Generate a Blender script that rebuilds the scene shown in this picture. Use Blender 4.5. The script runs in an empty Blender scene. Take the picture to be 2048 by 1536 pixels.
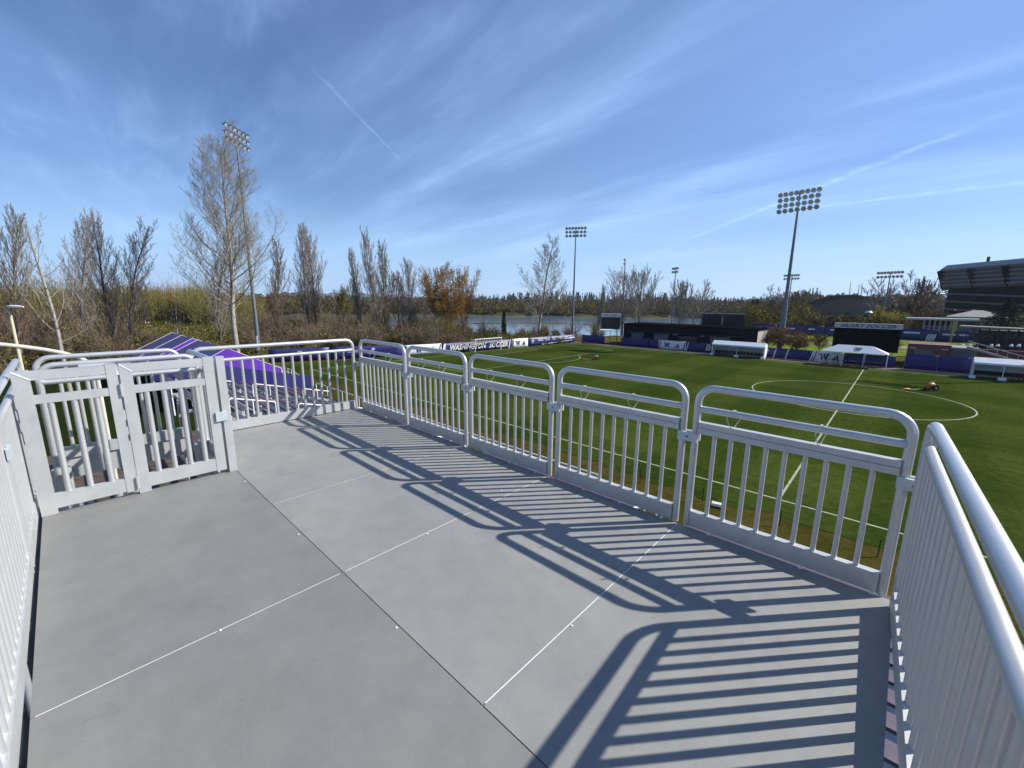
import bpy, math, random
import numpy as np
from mathutils import Vector, Matrix
random.seed(7); rng = np.random.default_rng(7)
scene = bpy.context.scene
COL = scene.collection
# ------------------------------------------------------------------ camera
F, PITCH, ROLL, TH = 836.412, 0.19362, 0.008215, 2.32172
DZ = 8.0236                                  # deck level above the field
CAM = np.array([5.7887, -2.9081, 9.61])
def ray(px, py):
    a = (px-1024)/F; b = (768-py)/F
    a, b = a*math.cos(ROLL)-b*math.sin(ROLL), a*math.sin(ROLL)+b*math.cos(ROLL)
    X, Y, Z = a, math.cos(PITCH)+b*math.sin(PITCH), -math.sin(PITCH)+b*math.cos(PITCH)
    du = np.array([math.sin(TH), math.cos(TH)])
    dv = -np.array([math.sin(TH-math.pi/2), math.cos(TH-math.pi/2)])
    q = np.array([X, Y])
    return np.array([q@du, -(q@dv), Z])
def G(px, py, z=0.0):
    d = ray(px, py); return CAM+d*(z-CAM[2])/d[2]
def PD(px, py, dist):
    d = ray(px, py); return CAM+d*dist/math.hypot(d[0], d[1])
fw = ray(1024, 768); rt = ray(1024+F, 768)-fw; up = ray(1024, 768-F)-fw
cd = bpy.data.cameras.new('camera'); cam = bpy.data.objects.new('camera', cd); COL.objects.link(cam)
cd.sensor_width = 36; cd.lens = F/2048*36; cd.clip_start = 0.05; cd.clip_end = 30000
M = Matrix(((rt[0], up[0], -fw[0], CAM[0]), (rt[1], up[1], -fw[1], CAM[1]), (rt[2], up[2], -fw[2], CAM[2]), (0, 0, 0, 1)))
cam.matrix_world = M
scene.camera = cam
# ------------------------------------------------------------------ light
SUN_EL, SUN_AZ = math.radians(36.0), math.radians(49.0)     # azimuth from +X towards +Y
vs = scene.view_settings
vs.view_transform = 'Standard'; vs.look = 'None'; vs.gamma = 1.0; vs.exposure = 0.56; vs.use_curve_mapping = False
sl = bpy.data.lights.new('sun', 'SUN'); sl.energy = 5.0; sl.angle = math.radians(0.53); sl.color = (1.0, 0.955, 0.89)
so = bpy.data.objects.new('sun', sl); COL.objects.link(so)
sdir = Vector((math.cos(SUN_EL)*math.cos(SUN_AZ), math.cos(SUN_EL)*math.sin(SUN_AZ), math.sin(SUN_EL)))
so.rotation_euler = (-sdir).to_track_quat('-Z', 'Y').to_euler(); so.location = (60, 60, 80)
world = bpy.data.worlds.new('World'); scene.world = world; world.use_nodes = True
def build_world():
    nt = world.node_tree; nt.nodes.clear(); N = nt.nodes.new; L = nt.links.new
    out = N('ShaderNodeOutputWorld'); bg = N('ShaderNodeBackground'); bg.inputs[1].default_value = 0.060
    L(bg.outputs[0], out.inputs[0])
    sky = N('ShaderNodeTexSky'); sky.sky_type = 'NISHITA'; sky.sun_disc = False
    sky.sun_elevation = SUN_EL; sky.sun_rotation = math.pi/2-SUN_AZ
    sky.altitude = 0; sky.air_density = 1.0; sky.dust_density = 0.0; sky.ozone_density = 3.2
    tc = N('ShaderNodeTexCoord'); sep = N('ShaderNodeSeparateXYZ'); L(tc.outputs['Generated'], sep.inputs[0])
    def math_(op, a, b=None, c=None):
        m = N('ShaderNodeMath'); m.operation = op
        for i, v in enumerate((a, b, c)):
            if v is None: continue
            if isinstance(v, (int, float)): m.inputs[i].default_value = v
            else: L(v, m.inputs[i])
        return m.outputs[0]
    zz = math_('MAXIMUM', sep.outputs[2], 0.02); zz = math_('ADD', zz, 0.05)
    cx = math_('DIVIDE', sep.outputs[0], zz); cy = math_('DIVIDE', sep.outputs[1], zz)
    d = ray(330, 600); a = math.atan2(d[1], d[0]); ca, sa = math.cos(a), math.sin(a)
    along = math_('ADD', math_('MULTIPLY', cx, ca), math_('MULTIPLY', cy, sa))
    across = math_('SUBTRACT', math_('MULTIPLY', cy, ca), math_('MULTIPLY', cx, sa))
    def noise(sx, sy, scale, detail, rough, dist, off=0.0):
        c = N('ShaderNodeCombineXYZ'); L(math_('MULTIPLY', along, sx), c.inputs[0]); L(math_('MULTIPLY', across, sy), c.inputs[1]); c.inputs[2].default_value = off
        n = N('ShaderNodeTexNoise'); L(c.outputs[0], n.inputs['Vector']); n.inputs['Scale'].default_value = scale
        n.inputs['Detail'].default_value = detail; n.inputs['Roughness'].default_value = rough; n.inputs['Distortion'].default_value = dist
        return n.outputs[0]
    def ramp(v, a, b, c=1.0):
        r = N('ShaderNodeMapRange'); r.interpolation_type = 'SMOOTHSTEP'; L(v, r.inputs[0]); r.inputs[1].default_value = a; r.inputs[2].default_value = b; r.inputs[4].default_value = c
        return r.outputs[0]
    n1 = noise(0.26, 0.95, 0.9, 6, 0.52, 0.22, 3.1)       # long streaks
    n2 = noise(0.35, 0.5, 0.55, 3, 0.5, 0.3, 9.7)        # where cloud lies at all
    n3 = noise(0.8, 3.5, 1.4, 6, 0.62, 0.35, 1.3)         # feathery filaments
    streak = math_('MULTIPLY', ramp(n1, 0.40, 0.78), ramp(n2, 0.30, 0.62))
    fil = math_('MULTIPLY', ramp(n3, 0.42, 0.80), ramp(n1, 0.36, 0.62))
    veil = ramp(n2, 0.34, 0.75, 0.22)
    cl = math_('ADD', math_('ADD', math_('MULTIPLY', streak, 0.54), math_('MULTIPLY', fil, 0.20)), veil)
    # thin contrails: straight lines in the cloud layer
    def contrail(p0, p1, w, amt):
        def lay(p):
            v = ray(*p); v = v/np.linalg.norm(v); z = max(v[2], .02)+.05; return np.array([v[0]/z, v[1]/z])
        A, B = lay(p0), lay(p1); t = (B-A)/np.linalg.norm(B-A); n = np.array([-t[1], t[0]]); Ln = np.linalg.norm(B-A)
        wob = math_('MULTIPLY', math_('SUBTRACT', noise(3, 3, 2.2, 4, .6, 0, 5.5), 0.5), w*1.6)
        dist = math_('ABSOLUTE', math_('ADD', math_('SUBTRACT', math_('ADD', math_('MULTIPLY', cx, float(n[0])), math_('MULTIPLY', cy, float(n[1]))), float(A@n)), wob))
        s = math_('SUBTRACT', math_('ADD', math_('MULTIPLY', cx, float(t[0])), math_('MULTIPLY', cy, float(t[1]))), float(A@t))
        m = ramp(dist, w, 0.0)
        m = math_('MULTIPLY', m, ramp(s, 0.0, Ln*0.35)); m = math_('MULTIPLY', m, ramp(s, Ln, Ln*0.93))
        brk = ramp(noise(6, 6, 2.0, 4, .6, 0, 2.2), 0.25, 0.6)
        return math_('MULTIPLY', math_('MULTIPLY', m, brk), amt)
    cl = math_('ADD', cl, contrail((560, 70), (805, 325), 0.014, 0.17))
    cl = math_('ADD', cl, contrail((1180, 560), (2120, 185), 0.06, 0.32))
    cl = math_('ADD', cl, contrail((1500, 432), (2150, 352), 0.09, 0.42))
    cl = math_('ADD', cl, contrail((1600, 505), (2150, 440), 0.07, 0.45))
    cl = math_('MINIMUM', cl, 0.85)
    cl = math_('MULTIPLY', cl, ramp(sep.outputs[2], -0.01, 0.10))
    mix = N('ShaderNodeMix'); mix.data_type = 'RGBA'; L(cl, mix.inputs[0]); L(sky.outputs[0], mix.inputs[6]); mix.inputs[7].default_value = (8.0, 9.6, 12.0, 1)
    hz_ = N('ShaderNodeMix'); hz_.data_type = 'RGBA'; L(ramp(sep.outputs[2], 0.24, -0.02, 0.9), hz_.inputs[0]); L(mix.outputs[2], hz_.inputs[6]); hz_.inputs[7].default_value = (6.6, 8.4, 9.4, 1)
    gr = N('ShaderNodeMix'); gr.data_type = 'RGBA'; gr.blend_type = 'MULTIPLY'; gr.inputs[0].default_value = 1; L(hz_.outputs[2], gr.inputs[6]); gr.inputs[7].default_value = (.84, 1.06, 1.40, 1)
    L(gr.outputs[2], bg.inputs[0])
build_world()
# ------------------------------------------------------------------ materials
MATS = {}
def nodemat(name):
    m = bpy.data.materials.new(name); m.use_nodes = True
    nt = m.node_tree; b = nt.nodes['Principled BSDF']
    return m, nt, b
def mat(name, col, rough=0.6, metal=0.0, var=0.12, scale=6.0, bump=0.0, bscale=60.0, col2=None, coat=0.0, detail=5, stretch=None, trans=0.0, spec=None):
    if name in MATS: return MATS[name]
    m, nt, b = nodemat(name); N = nt.nodes.new; L = nt.links.new
    tc = N('ShaderNodeTexCoord'); mp = N('ShaderNodeMapping'); L(tc.outputs['Object'], mp.inputs[0])
    if stretch: mp.inputs['Scale'].default_value = stretch
    n = N('ShaderNodeTexNoise'); n.inputs['Scale'].default_value = scale; n.inputs['Detail'].default_value = detail; n.inputs['Roughness'].default_value = .6
    L(mp.outputs[0], n.inputs['Vector'])
    r = N('ShaderNodeValToRGB'); L(n.outputs[0], r.inputs[0])
    c2 = col2 if col2 else tuple(c*(1-var) for c in col); c1 = col if col2 else tuple(min(1, c*(1+var)) for c in col)
    r.color_ramp.elements[0].position = .32; r.color_ramp.elements[1].position = .68
    r.color_ramp.elements[0].color = (*c2, 1); r.color_ramp.elements[1].color = (*c1, 1)
    L(r.outputs[0], b.inputs['Base Color'])
    b.inputs['Roughness'].default_value = rough; b.inputs['Metallic'].default_value = metal
    if spec is not None: b.inputs['Specular IOR Level'].default_value = spec
    if bump:
        n2 = N('ShaderNodeTexNoise'); n2.inputs['Scale'].default_value = bscale; n2.inputs['Detail'].default_value = 4; L(mp.outputs[0], n2.inputs['Vector'])
        bp = N('ShaderNodeBump'); bp.inputs['Strength'].default_value = bump; bp.inputs['Distance'].default_value = .01; L(n2.outputs[0], bp.inputs['Height']); L(bp.outputs[0], b.inputs['Normal'])
    MATS[name] = m; return m
def island_mat(name, cols, rough=0.85, trans=0.0):
    """colour picked per loose piece (twig, leaf) from a ramp"""
    if name in MATS: return MATS[name]
    m, nt, b = nodemat(name); N = nt.nodes.new; L = nt.links.new
    g = N('ShaderNodeNewGeometry'); r = N('ShaderNodeValToRGB'); L(g.outputs['Random Per Island'], r.inputs[0])
    el = r.color_ramp.elements
    while len(el) < len(cols): el.new(0.5)
    for i, c in enumerate(cols): el[i].position = i/max(1, len(cols)-1); el[i].color = (*c, 1)
    L(r.outputs[0], b.inputs['Base Color']); b.inputs['Roughness'].default_value = rough; b.inputs['Specular IOR Level'].default_value = .15
    if trans:
        tr = N('ShaderNodeBsdfTranslucent'); L(r.outputs[0], tr.inputs[0]); mx = N('ShaderNodeMixShader'); mx.inputs[0].default_value = trans
        o = nt.nodes['Material Output']; L(b.outputs[0], mx.inputs[1]); L(tr.outputs[0], mx.inputs[2]); L(mx.outputs[0], o.inputs[0])
    MATS[name] = m; return m
ALU = mat('satin_aluminium', (.55, .556, .553), rough=.36, metal=.48, var=.05, scale=9, bump=.05, bscale=500)
ALUF = mat('mill_aluminium_flat', (.50, .51, .505), rough=.46, metal=.36, var=.07, scale=7, bump=.04, bscale=300)
ALUC = mat('cast_clamp', (.50, .56, .58), rough=.5, metal=.2, var=.06, scale=20)
WHITEP = mat('white_paint', (.78, .78, .77), rough=.45, var=.04, scale=8)
STEELD = mat('galvanised_pole', (.16, .18, .2), rough=.5, metal=.3, var=.15, scale=2)
STEELL = mat('galvanised_light', (.42, .44, .45), rough=.5, metal=.4, var=.12, scale=3)
BLACK = mat('black_plastic', (.012, .012, .013), rough=.45, var=.2, scale=5)
PURP = mat('purple_vinyl', (.020, .0185, .128), rough=.5, var=.22, scale=1.3, bump=.6, bscale=2.2)
PURPT = mat('purple_tent_fabric', (.058, .045, .155), rough=.45, var=.12, scale=1.0, bump=.3, bscale=1.5)
PURPG = mat('bright_purple_gable', (.11, .022, .38), rough=.55, var=.1, scale=1.0)
PBENCH = mat('purple_bench', (.075, .058, .085), rough=.6, var=.2, scale=3)
GOLD = mat('banner_gold', (.62, .56, .40), rough=.6, var=.05)
LETT = mat('banner_cream', (.74, .70, .56), rough=.6, var=.04)
BWHITE = mat('banner_white', (.72, .72, .72), rough=.55, var=.05, scale=2)
BINK = mat('banner_dark_ink', (.02, .02, .075), rough=.5, var=.05)
TENTW = mat('white_tent_fabric', (.74, .76, .78), rough=.5, var=.05, scale=1.5, bump=.2, bscale=2)
DARKB = mat('dark_cladding', (.008, .010, .014), rough=.9, var=.18, scale=1.5, spec=.2)
SHUT = mat('roller_shutter', (.095, .112, .13), rough=.6, var=.08, scale=2)
CONC = mat('concrete', (.33, .31, .28), rough=.85, var=.15, scale=2, bump=.2)
BRICK = mat('brick_wall', (.13, .058, .042), rough=.85, var=.3, scale=4)
ORANGE = mat('orange_plastic', (.42, .11, .012), rough=.45, var=.1)
RUBBER = mat('rubber', (.02, .02, .02), rough=.8, var=.2)
YELLOWP = mat('yellow_pole', (.36, .32, .09), rough=.5, var=.1)
ZIP = mat('nylon_tie', (.55, .60, .50), rough=.4, var=.05)
DIRT = mat('bare_dirt', (.085, .062, .044), rough=.95, var=.3, scale=.6, bump=.5, bscale=6)
SCREEN = mat('led_screen_off', (.004, .004, .004), rough=.9, var=.2, scale=8, spec=.08)
def deck_mat(name='deck_board', k=1.0):
    m, nt, b = nodemat(name); N = nt.nodes.new; L = nt.links.new
    tc = N('ShaderNodeTexCoord'); oi = N('ShaderNodeObjectInfo')
    ofs = N('ShaderNodeVectorMath'); ofs.operation = 'ADD'; L(tc.outputs['Object'], ofs.inputs[0]); L(oi.outputs['Location'], ofs.inputs[1])
    def noise(s, d, v=None, rg=.6):
        n = N('ShaderNodeTexNoise'); n.inputs['Scale'].default_value = s; n.inputs['Detail'].default_value = d; n.inputs['Roughness'].default_value = rg; L(v or ofs.outputs[0], n.inputs['Vector']); return n.outputs[0]
    def rmp(v, p0, c0, p1, c1):
        r = N('ShaderNodeValToRGB'); L(v, r.inputs[0]); e = r.color_ramp.elements; e[0].position = p0; e[1].position = p1; e[0].color = (*c0, 1); e[1].color = (*c1, 1); return r.outputs[0]
    def mixc(t, fac, a, b_):
        x = N('ShaderNodeMix'); x.data_type = 'RGBA'; x.blend_type = t
        if isinstance(fac, float): x.inputs[0].default_value = fac
        else: L(fac, x.inputs[0])
        L(a, x.inputs[6]); L(b_, x.inputs[7]); return x.outputs[2]
    base = rmp(noise(1.6, 5), .3, tuple(q*k for q in (.236, .236, .224)), .7, tuple(q*k for q in (.274, .273, .258)))
    tint = rmp(noise(.7, 3), .35, (.945, .955, .98), .65, (1.035, 1.025, 1.0))
    c = mixc('MULTIPLY', 1.0, base, tint)
    fine = rmp(noise(260, 2), .3, (.90, .90, .90), .7, (1.08, 1.08, 1.08))
    c = mixc('MULTIPLY', 1.0, c, fine)
    mp = N('ShaderNodeMapping'); mp.inputs['Scale'].default_value = (1.2, 14, 1); mp.inputs['Rotation'].default_value = (0, 0, .5); L(ofs.outputs[0], mp.inputs[0])
    scr = rmp(noise(3.0, 5, mp.outputs[0], .7), .66, (1, 1, 1), .78, (1.10, 1.10, 1.10))
    c = mixc('MULTIPLY', 1.0, c, scr)
    st = rmp(noise(2.3, 4, None, .7), .64, (1, 1, 1), .80, (.74, .71, .67))
    c = mixc('MULTIPLY', 1.0, c, rmp(noise(5.5, 6, None, .75), .30, (.90, .90, .91), .62, (1.05, 1.05, 1.04)))
    c = mixc('MULTIPLY', 1.0, c, st)
    sp = rmp(noise(38, 1), .775, (1, 1, 1), .80, (.75, .73, .71))
    c = mixc('MULTIPLY', 1.0, c, sp)
    L(c, b.inputs['Base Color']); b.inputs['Roughness'].default_value = .55; b.inputs['Specular IOR Level'].default_value = .35
    bp = N('ShaderNodeBump'); bp.inputs['Strength'].default_value = .25; bp.inputs['Distance'].default_value = .002; L(noise(420, 2), bp.inputs['Height']); L(bp.outputs[0], b.inputs['Normal'])
    return m
DECK = deck_mat(); DECK2 = deck_mat('darker_deck_board', .80)  # back-row boards: same pattern in a darker tone
def ground_mat(name, cols, s1, s2, stripe=None):
    m, nt, b = nodemat(name); N = nt.nodes.new; L = nt.links.new
    tc = N('ShaderNodeTexCoord')
    def noise(s, d, rg=.6, vec=None):
        n = N('ShaderNodeTexNoise'); n.inputs['Scale'].default_value = s; n.inputs['Detail'].default_value = d; n.inputs['Roughness'].default_value = rg; L(vec or tc.outputs['Object'], n.inputs['Vector']); return n.outputs[0]
    def rmp(v, pts):
        r = N('ShaderNodeValToRGB'); L(v, r.inputs[0]); e = r.color_ramp.elements
        while len(e) < len(pts): e.new(.5)
        for i, (p, c) in enumerate(pts): e[i].position = p; e[i].color = (*c, 1)
        return r.outputs[0]
    def mul(a, c):
        x = N('ShaderNodeMix'); x.data_type = 'RGBA'; x.blend_type = 'MULTIPLY'; x.inputs[0].default_value = 1; L(a, x.inputs[6]); L(c, x.inputs[7]); return x.outputs[2]
    k = len(cols)
    c = rmp(noise(s1, 6), [(.28+.44*i/(k-1), cc) for i, cc in enumerate(cols)])
    c = mul(c, rmp(noise(s2, 4), [(.3, (.72, .74, .72)), (.7, (1.25, 1.22, 1.2))]))
    if stripe:
        sp = N('ShaderNodeSeparateXYZ'); L(tc.outputs['Object'], sp.inputs[0])
        def band(sock, w):
            a = N('ShaderNodeMath'); a.operation = 'MULTIPLY'; L(sock, a.inputs[0]); a.inputs[1].default_value = math.pi/w
            s = N('ShaderNodeMath'); s.operation = 'SINE'; L(a.outputs[0], s.inputs[0])
            q = N('ShaderNodeMapRange'); q.inputs[1].default_value = -.25; q.inputs[2].default_value = .25; L(s.outputs[0], q.inputs[0]); return q.outputs[0]
        c = mul(c, rmp(band(sp.outputs[0], 5.5), [(0, (.84, .87, .84)), (1, (1.12, 1.09, 1.12))]))
        c = mul(c, rmp(band(sp.outputs[1], 5.5), [(0, (.90, .92, .90)), (1, (1.08, 1.06, 1.08))]))
        mp = N('ShaderNodeMapping'); mp.inputs['Scale'].default_value = (.05, .9, 1); L(tc.outputs['Object'], mp.inputs[0])
        c = mul(c, rmp(noise(1.0, 4, .6, mp.outputs[0]), [(.35, (.88, .9, .88)), (.65, (1.1, 1.08, 1.1))]))
        c = mul(c, rmp(noise(9, 5, .75), [(.32, (.68, .70, .68)), (.68, (1.3, 1.26, 1.3))]))
    L(c, b.inputs['Base Color']); b.inputs['Roughness'].default_value = 1; b.inputs['Specular IOR Level'].default_value = 0
    bp = N('ShaderNodeBump'); bp.inputs['Strength'].default_value = .6; bp.inputs['Distance'].default_value = .05; L(noise(s2*3, 3), bp.inputs['Height']); L(bp.outputs[0], b.inputs['Normal'])
    MATS[name] = m; return m
PITCHM = ground_mat('mown_turf', [(.029, .047, .0075), (.038, .058, .010), (.048, .066, .014)], .12, 2.5, stripe=True)
DRYG = ground_mat('dry_grass_verge', [(.030, .038, .006), (.058, .050, .012), (.085, .062, .020)], .35, 3.0)
LANDM = ground_mat('rough_land', [(.045, .045, .012), (.075, .062, .020), (.105, .080, .035)], .035, .6)
BALLF = ground_mat('ball_field_turf', [(.10, .145, .025), (.135, .18, .035)], .1, .6)
MUD = ground_mat('reed_bank', [(.16, .10, .045), (.22, .15, .07)], .08, .8)
# ------------------------------------------------------------------ mesh building
class MB:
    def __init__(s): s.v = []; s.f = []; s.sm = []
    def add(s, verts, faces, smooth=False):
        o = len(s.v); s.v += [tuple(v) for v in verts]; s.f += [tuple(i+o for i in f) for f in faces]; s.sm += [smooth]*len(faces); return s
    def box(s, c, size, rz=0.0, ry=0.0, rx=0.0):
        x, y, z = [q/2 for q in size]
        R = Matrix.Rotation(rz, 3, 'Z') @ Matrix.Rotation(ry, 3, 'Y') @ Matrix.Rotation(rx, 3, 'X')
        vs_ = [Vector(c)+R@Vector((a*x, b*y, d*z)) for a in (-1, 1) for b in (-1, 1) for d in (-1, 1)]
        return s.add(vs_, [(0, 1, 3, 2), (4, 6, 7, 5), (0, 4, 5, 1), (2, 3, 7, 6), (0, 2, 6, 4), (1, 5, 7, 3)])
    def bar(s, p, q, w, h, upv=(0, 0, 1)):
        p, q = Vector(p), Vector(q); d = (q-p).normalized(); sd = d.cross(Vector(upv))
        if sd.length < 1e-4: sd = d.cross(Vector((1, 0, 0)))
        sd.normalize(); u = sd.cross(d)
        vs_ = [e+sd*a*w/2+u*b*h/2 for e in (p, q) for a, b in ((-1, -1), (1, -1), (1, 1), (-1, 1))]
        return s.add(vs_, [(3, 2, 1, 0), (4, 5, 6, 7), (0, 1, 5, 4), (1, 2, 6, 5), (2, 3, 7, 6), (3, 0, 4, 7)])
    def tube(s, path, r, n=10, caps=True, closed=False):
        P = [Vector(p) for p in path]; m = len(P); rr = r if isinstance(r, (list, tuple)) else [r]*m
        T = []
        for i in range(m):
            a = P[i]-P[i-1] if (i > 0 or closed) else P[1]-P[0]
            b = P[(i+1) % m]-P[i] if (i < m-1 or closed) else P[-1]-P[-2]
            T.append((a.normalized()+b.normalized()).normalized())
        ref = Vector((0, 0, 1)) if abs(T[0].z) < .9 else Vector((1, 0, 0))
        u = T[0].cross(ref).normalized(); rings = []
        for i in range(m):
            u = (u-T[i]*u.dot(T[i])).normalized(); w = T[i].cross(u)
            rings.append([P[i]+(u*math.cos(2*math.pi*k/n)+w*math.sin(2*math.pi*k/n))*rr[i] for k in range(n)])
        vs_ = [v for rg in rings for v in rg]; fs = []
        for i in range(m if closed else m-1):
            j = (i+1) % m
            for k in range(n): fs.append((i*n+k, i*n+(k+1) % n, j*n+(k+1) % n, j*n+k))
        s.add(vs_, fs, True)
        if caps and not closed:
            s.add(rings[0], [tuple(range(n))[::-1]]); s.add(rings[-1], [tuple(range(n))])
        return s
    def poly(s, pts, thick, frame):
        """extruded outline; frame = (origin, x axis, y axis) as Vectors"""
        o, ax, ay = [Vector(q) for q in frame]; nz = ax.cross(ay).normalized(); n = len(pts)
        a = [o+ax*x+ay*y for x, y in pts]; b = [p+nz*thick for p in a]
        fs = [tuple(range(n))[::-1], tuple(range(n, 2*n))]+[(i, (i+1) % n, n+(i+1) % n, n+i) for i in range(n)]
        return s.add(a+b, fs)
    def mesh(s, name):
        me = bpy.data.meshes.new(name); me.from_pydata(s.v, [], s.f); me.polygons.foreach_set('use_smooth', s.sm); me.update(); return me
    def build(s, name, m, parent=None, loc=None):
        o = bpy.data.objects.new(name, s.mesh(name)); COL.objects.link(o)
        if m: o.data.materials.append(m)
        if parent: o.parent = parent
        if loc is not None: o.location = loc
        return o
def inst(name, me, parent=None, loc=(0, 0, 0), rot=None):
    o = bpy.data.objects.new(name, me); COL.objects.link(o); o.location = loc
    if rot: o.rotation_euler = rot
    if parent: o.parent = parent
    return o
def tag(o, label, cat, group=None):
    o['label'] = label; o['category'] = cat
    if group: o['group'] = group
    return o
def thing(name, label, cat, loc=(0, 0, 0), rz=0.0, group=None):
    o = bpy.data.objects.new(name, None); COL.objects.link(o); o.location = loc; o.rotation_euler = (0, 0, rz); o.empty_display_size = .2
    return tag(o, label, cat, group)
def struct(o): o['kind'] = 'structure'; return o
def rounded(pts, rad, seg=6):
    """polyline with rounded corners"""
    P = [Vector(p) for p in pts]; out = [P[0]]
    for i in range(1, len(P)-1):
        a = (P[i-1]-P[i]).normalized(); b = (P[i+1]-P[i]).normalized(); ang = a.angle(b); d = rad/math.tan(ang/2)
        c = P[i]+(a+b).normalized()*(rad/math.sin(ang/2)); s = P[i]+a*d; e = P[i]+b*d
        va, vb = s-c, e-c; th = va.angle(vb)
        for k in range(seg+1):
            t = k/seg; out.append(c+(va*math.sin((1-t)*th)+vb*math.sin(t*th))/math.sin(th))
    out.append(P[-1]); return out
def frame_of(p, q, upz=(0, 0, 1)):
    ax = (Vector(q)-Vector(p)).normalized(); return Vector(p), ax, Vector(upz)
# ------------------------------------------------------------------ terrain
def azim(d): return math.atan2(d[1], d[0]) % (2*math.pi)
def az_px(px): return azim(ray(px, 600))
AZ = {k: az_px(k) for k in (-400, 0, 480, 560, 900, 1000, 1180, 1240, 1420, 1520, 1640, 2048)}
def smooth(x, a, b):
    t = np.clip((x-a)/(b-a), 0, 1); return t*t*(3-2*t)
WATER = -3.0
def terrain_h(az, r):
    """ground height; the lake basin lies behind the left end of the field"""
    h = np.full_like(r, -.06)
    near = 138+30*smooth(az, AZ[1000], AZ[560])+6*np.sin(az*31)          # near shore
    far = 395+8*np.sin(az*40)+30*smooth(az, AZ[900], AZ[480])
    side = smooth(az, AZ[1520], AZ[1420])*smooth(az, AZ[480], AZ[560])
    basin = smooth(r, near-14, near+10)*(1-smooth(r, far-6, far+10))*side
    h = h-6.0*basin
    bar = np.exp(-((r-252-5*np.sin(az*23))/7.0)**2)*side*smooth(az, AZ[1240], AZ[1180])*smooth(az, AZ[480], AZ[900])
    h = h+3.6*bar*np.clip(basin, 0, 1)
    hill = smooth(r, 420, 900)*(9+5*np.sin(az*9+1)+3*np.sin(az*23))
    right = smooth(az, AZ[1520], AZ[1640])
    h = h+hill*(1+.3*right)+right*smooth(r, 430, 700)*6
    return h
def build_terrain():
    nr = 150; na = 300
    rr = np.concatenate([np.linspace(0, 60, 12)[1:], np.geomspace(66, 9000, nr)]); nr = len(rr)
    aa = np.concatenate([np.linspace(AZ[2048]-.25, AZ[-400]+.1, 230), np.linspace(AZ[-400]+.1, AZ[2048]-.25+2*math.pi, 50)[1:-1]]); na = len(aa)
    A, R = np.meshgrid(aa, rr); Z = terrain_h(A, R)
    X = CAM[0]+R*np.cos(A); Y = CAM[1]+R*np.sin(A)
    v = np.column_stack([X.ravel(), Y.ravel(), Z.ravel()]); v = np.vstack([v, [[CAM[0], CAM[1], -.06]]])
    f = []
    for i in range(nr-1):
        for j in range(na):
            k = (j+1) % na; f.append((i*na+j, (i+1)*na+j, (i+1)*na+k, i*na+k))
    c = len(v)-1
    for j in range(na): f.append((c, j, (j+1) % na))
    me = bpy.data.meshes.new('ground'); me.from_pydata(v.tolist(), [], f); me.polygons.foreach_set('use_smooth', [True]*len(f)); me.materials.append(LANDM); me.update()
    struct(inst('ground', me))
build_terrain()
def hz(px, dist):
    a = az_px(px)
    return float(terrain_h(np.array([a]), np.array([float(dist)]))[0])
def at(px, dist, sink=0.0):
    """point of the ground in the direction of px at a given distance"""
    p = PD(px, 600, dist); return Vector((p[0], p[1], hz(px, dist)-sink))
def water():
    m, nt, b = nodemat('lake_water'); N = nt.nodes.new; L = nt.links.new
    b.inputs['Base Color'].default_value = (.12, .17, .22, 1); b.inputs['Roughness'].default_value = .10; b.inputs['IOR'].default_value = 1.33
    tc = N('ShaderNodeTexCoord'); n = N('ShaderNodeTexNoise'); n.inputs['Scale'].default_value = .9; n.inputs['Detail'].default_value = 4; L(tc.outputs['Object'], n.inputs['Vector'])
    bp = N('ShaderNodeBump'); bp.inputs['Strength'].default_value = .04; bp.inputs['Distance'].default_value = .25; L(n.outputs[0], bp.inputs['Height']); L(bp.outputs[0], b.inputs['Normal'])
    a0, a1 = AZ[1640]-.05, AZ[480]+.02; v = []; f = []
    k = 24
    for i in range(k+1):
        a = a0+(a1-a0)*i/k
        for r in (100, 460): v.append((CAM[0]+r*math.cos(a), CAM[1]+r*math.sin(a), WATER))
    for i in range(k): f.append((2*i, 2*i+1, 2*i+3, 2*i+2))
    mb = MB(); mb.add(v, f); struct(mb.build('lake', m))
water()
def sheet(name, pts, z, m):
    mb = MB(); mb.add([(x, y, z) for x, y in pts], [tuple(range(len(pts)))]); return struct(mb.build(name, m))
GY0, GY1, GX0, HX = 20.5, 80.3, -54.6, 2.3       # touchlines, goal line, halfway line
_R = random.Random(4)
sheet('playing_field', [(-62, 18.5)]+[(x*.9-60, 18.35+_R.uniform(-.45, .45)+.3*math.sin(x*.37)) for x in range(1, 140)]+[(70, 18.5), (70, 82.0), (-55.0, 82.0), (-56.5, 60), (-60, 38)], 0.0, PITCHM)
sheet('grass_verge', [(-56, 12.2), (70, 12.2), (70, 18.9), (-56, 18.9)], -.012, DRYG)
sheet('walkway', [(-30, 8.0), (70, 8.0), (70, 12.2), (-30, 12.2)], -.004, CONC)
sheet('running_strip', [(-55, 82.0), (70, 82.0), (70, 84.6), (-55, 84.6)], -.008, mat('track_strip', (.16, .12, .13), rough=.9, var=.15, scale=2))
sheet('service_yard', [(-32, -24), (30, -24), (30, 8.0), (-32, 8.0)], -.02, DIRT)
sheet('lawn', [(-80, -45), (-32, -45), (-32, 8.0), (-56, 12.2), (-80, 12.2)], -.03, ground_mat('shade_toned_lawn', [(.012, .020, .005), (.020, .030, .007)], .3, 2.0))  # lawn's shade is painted in as a very dark green
PAINT = mat('pitch_paint', (.27, .31, .20), rough=.9, var=.25, scale=3)
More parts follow.
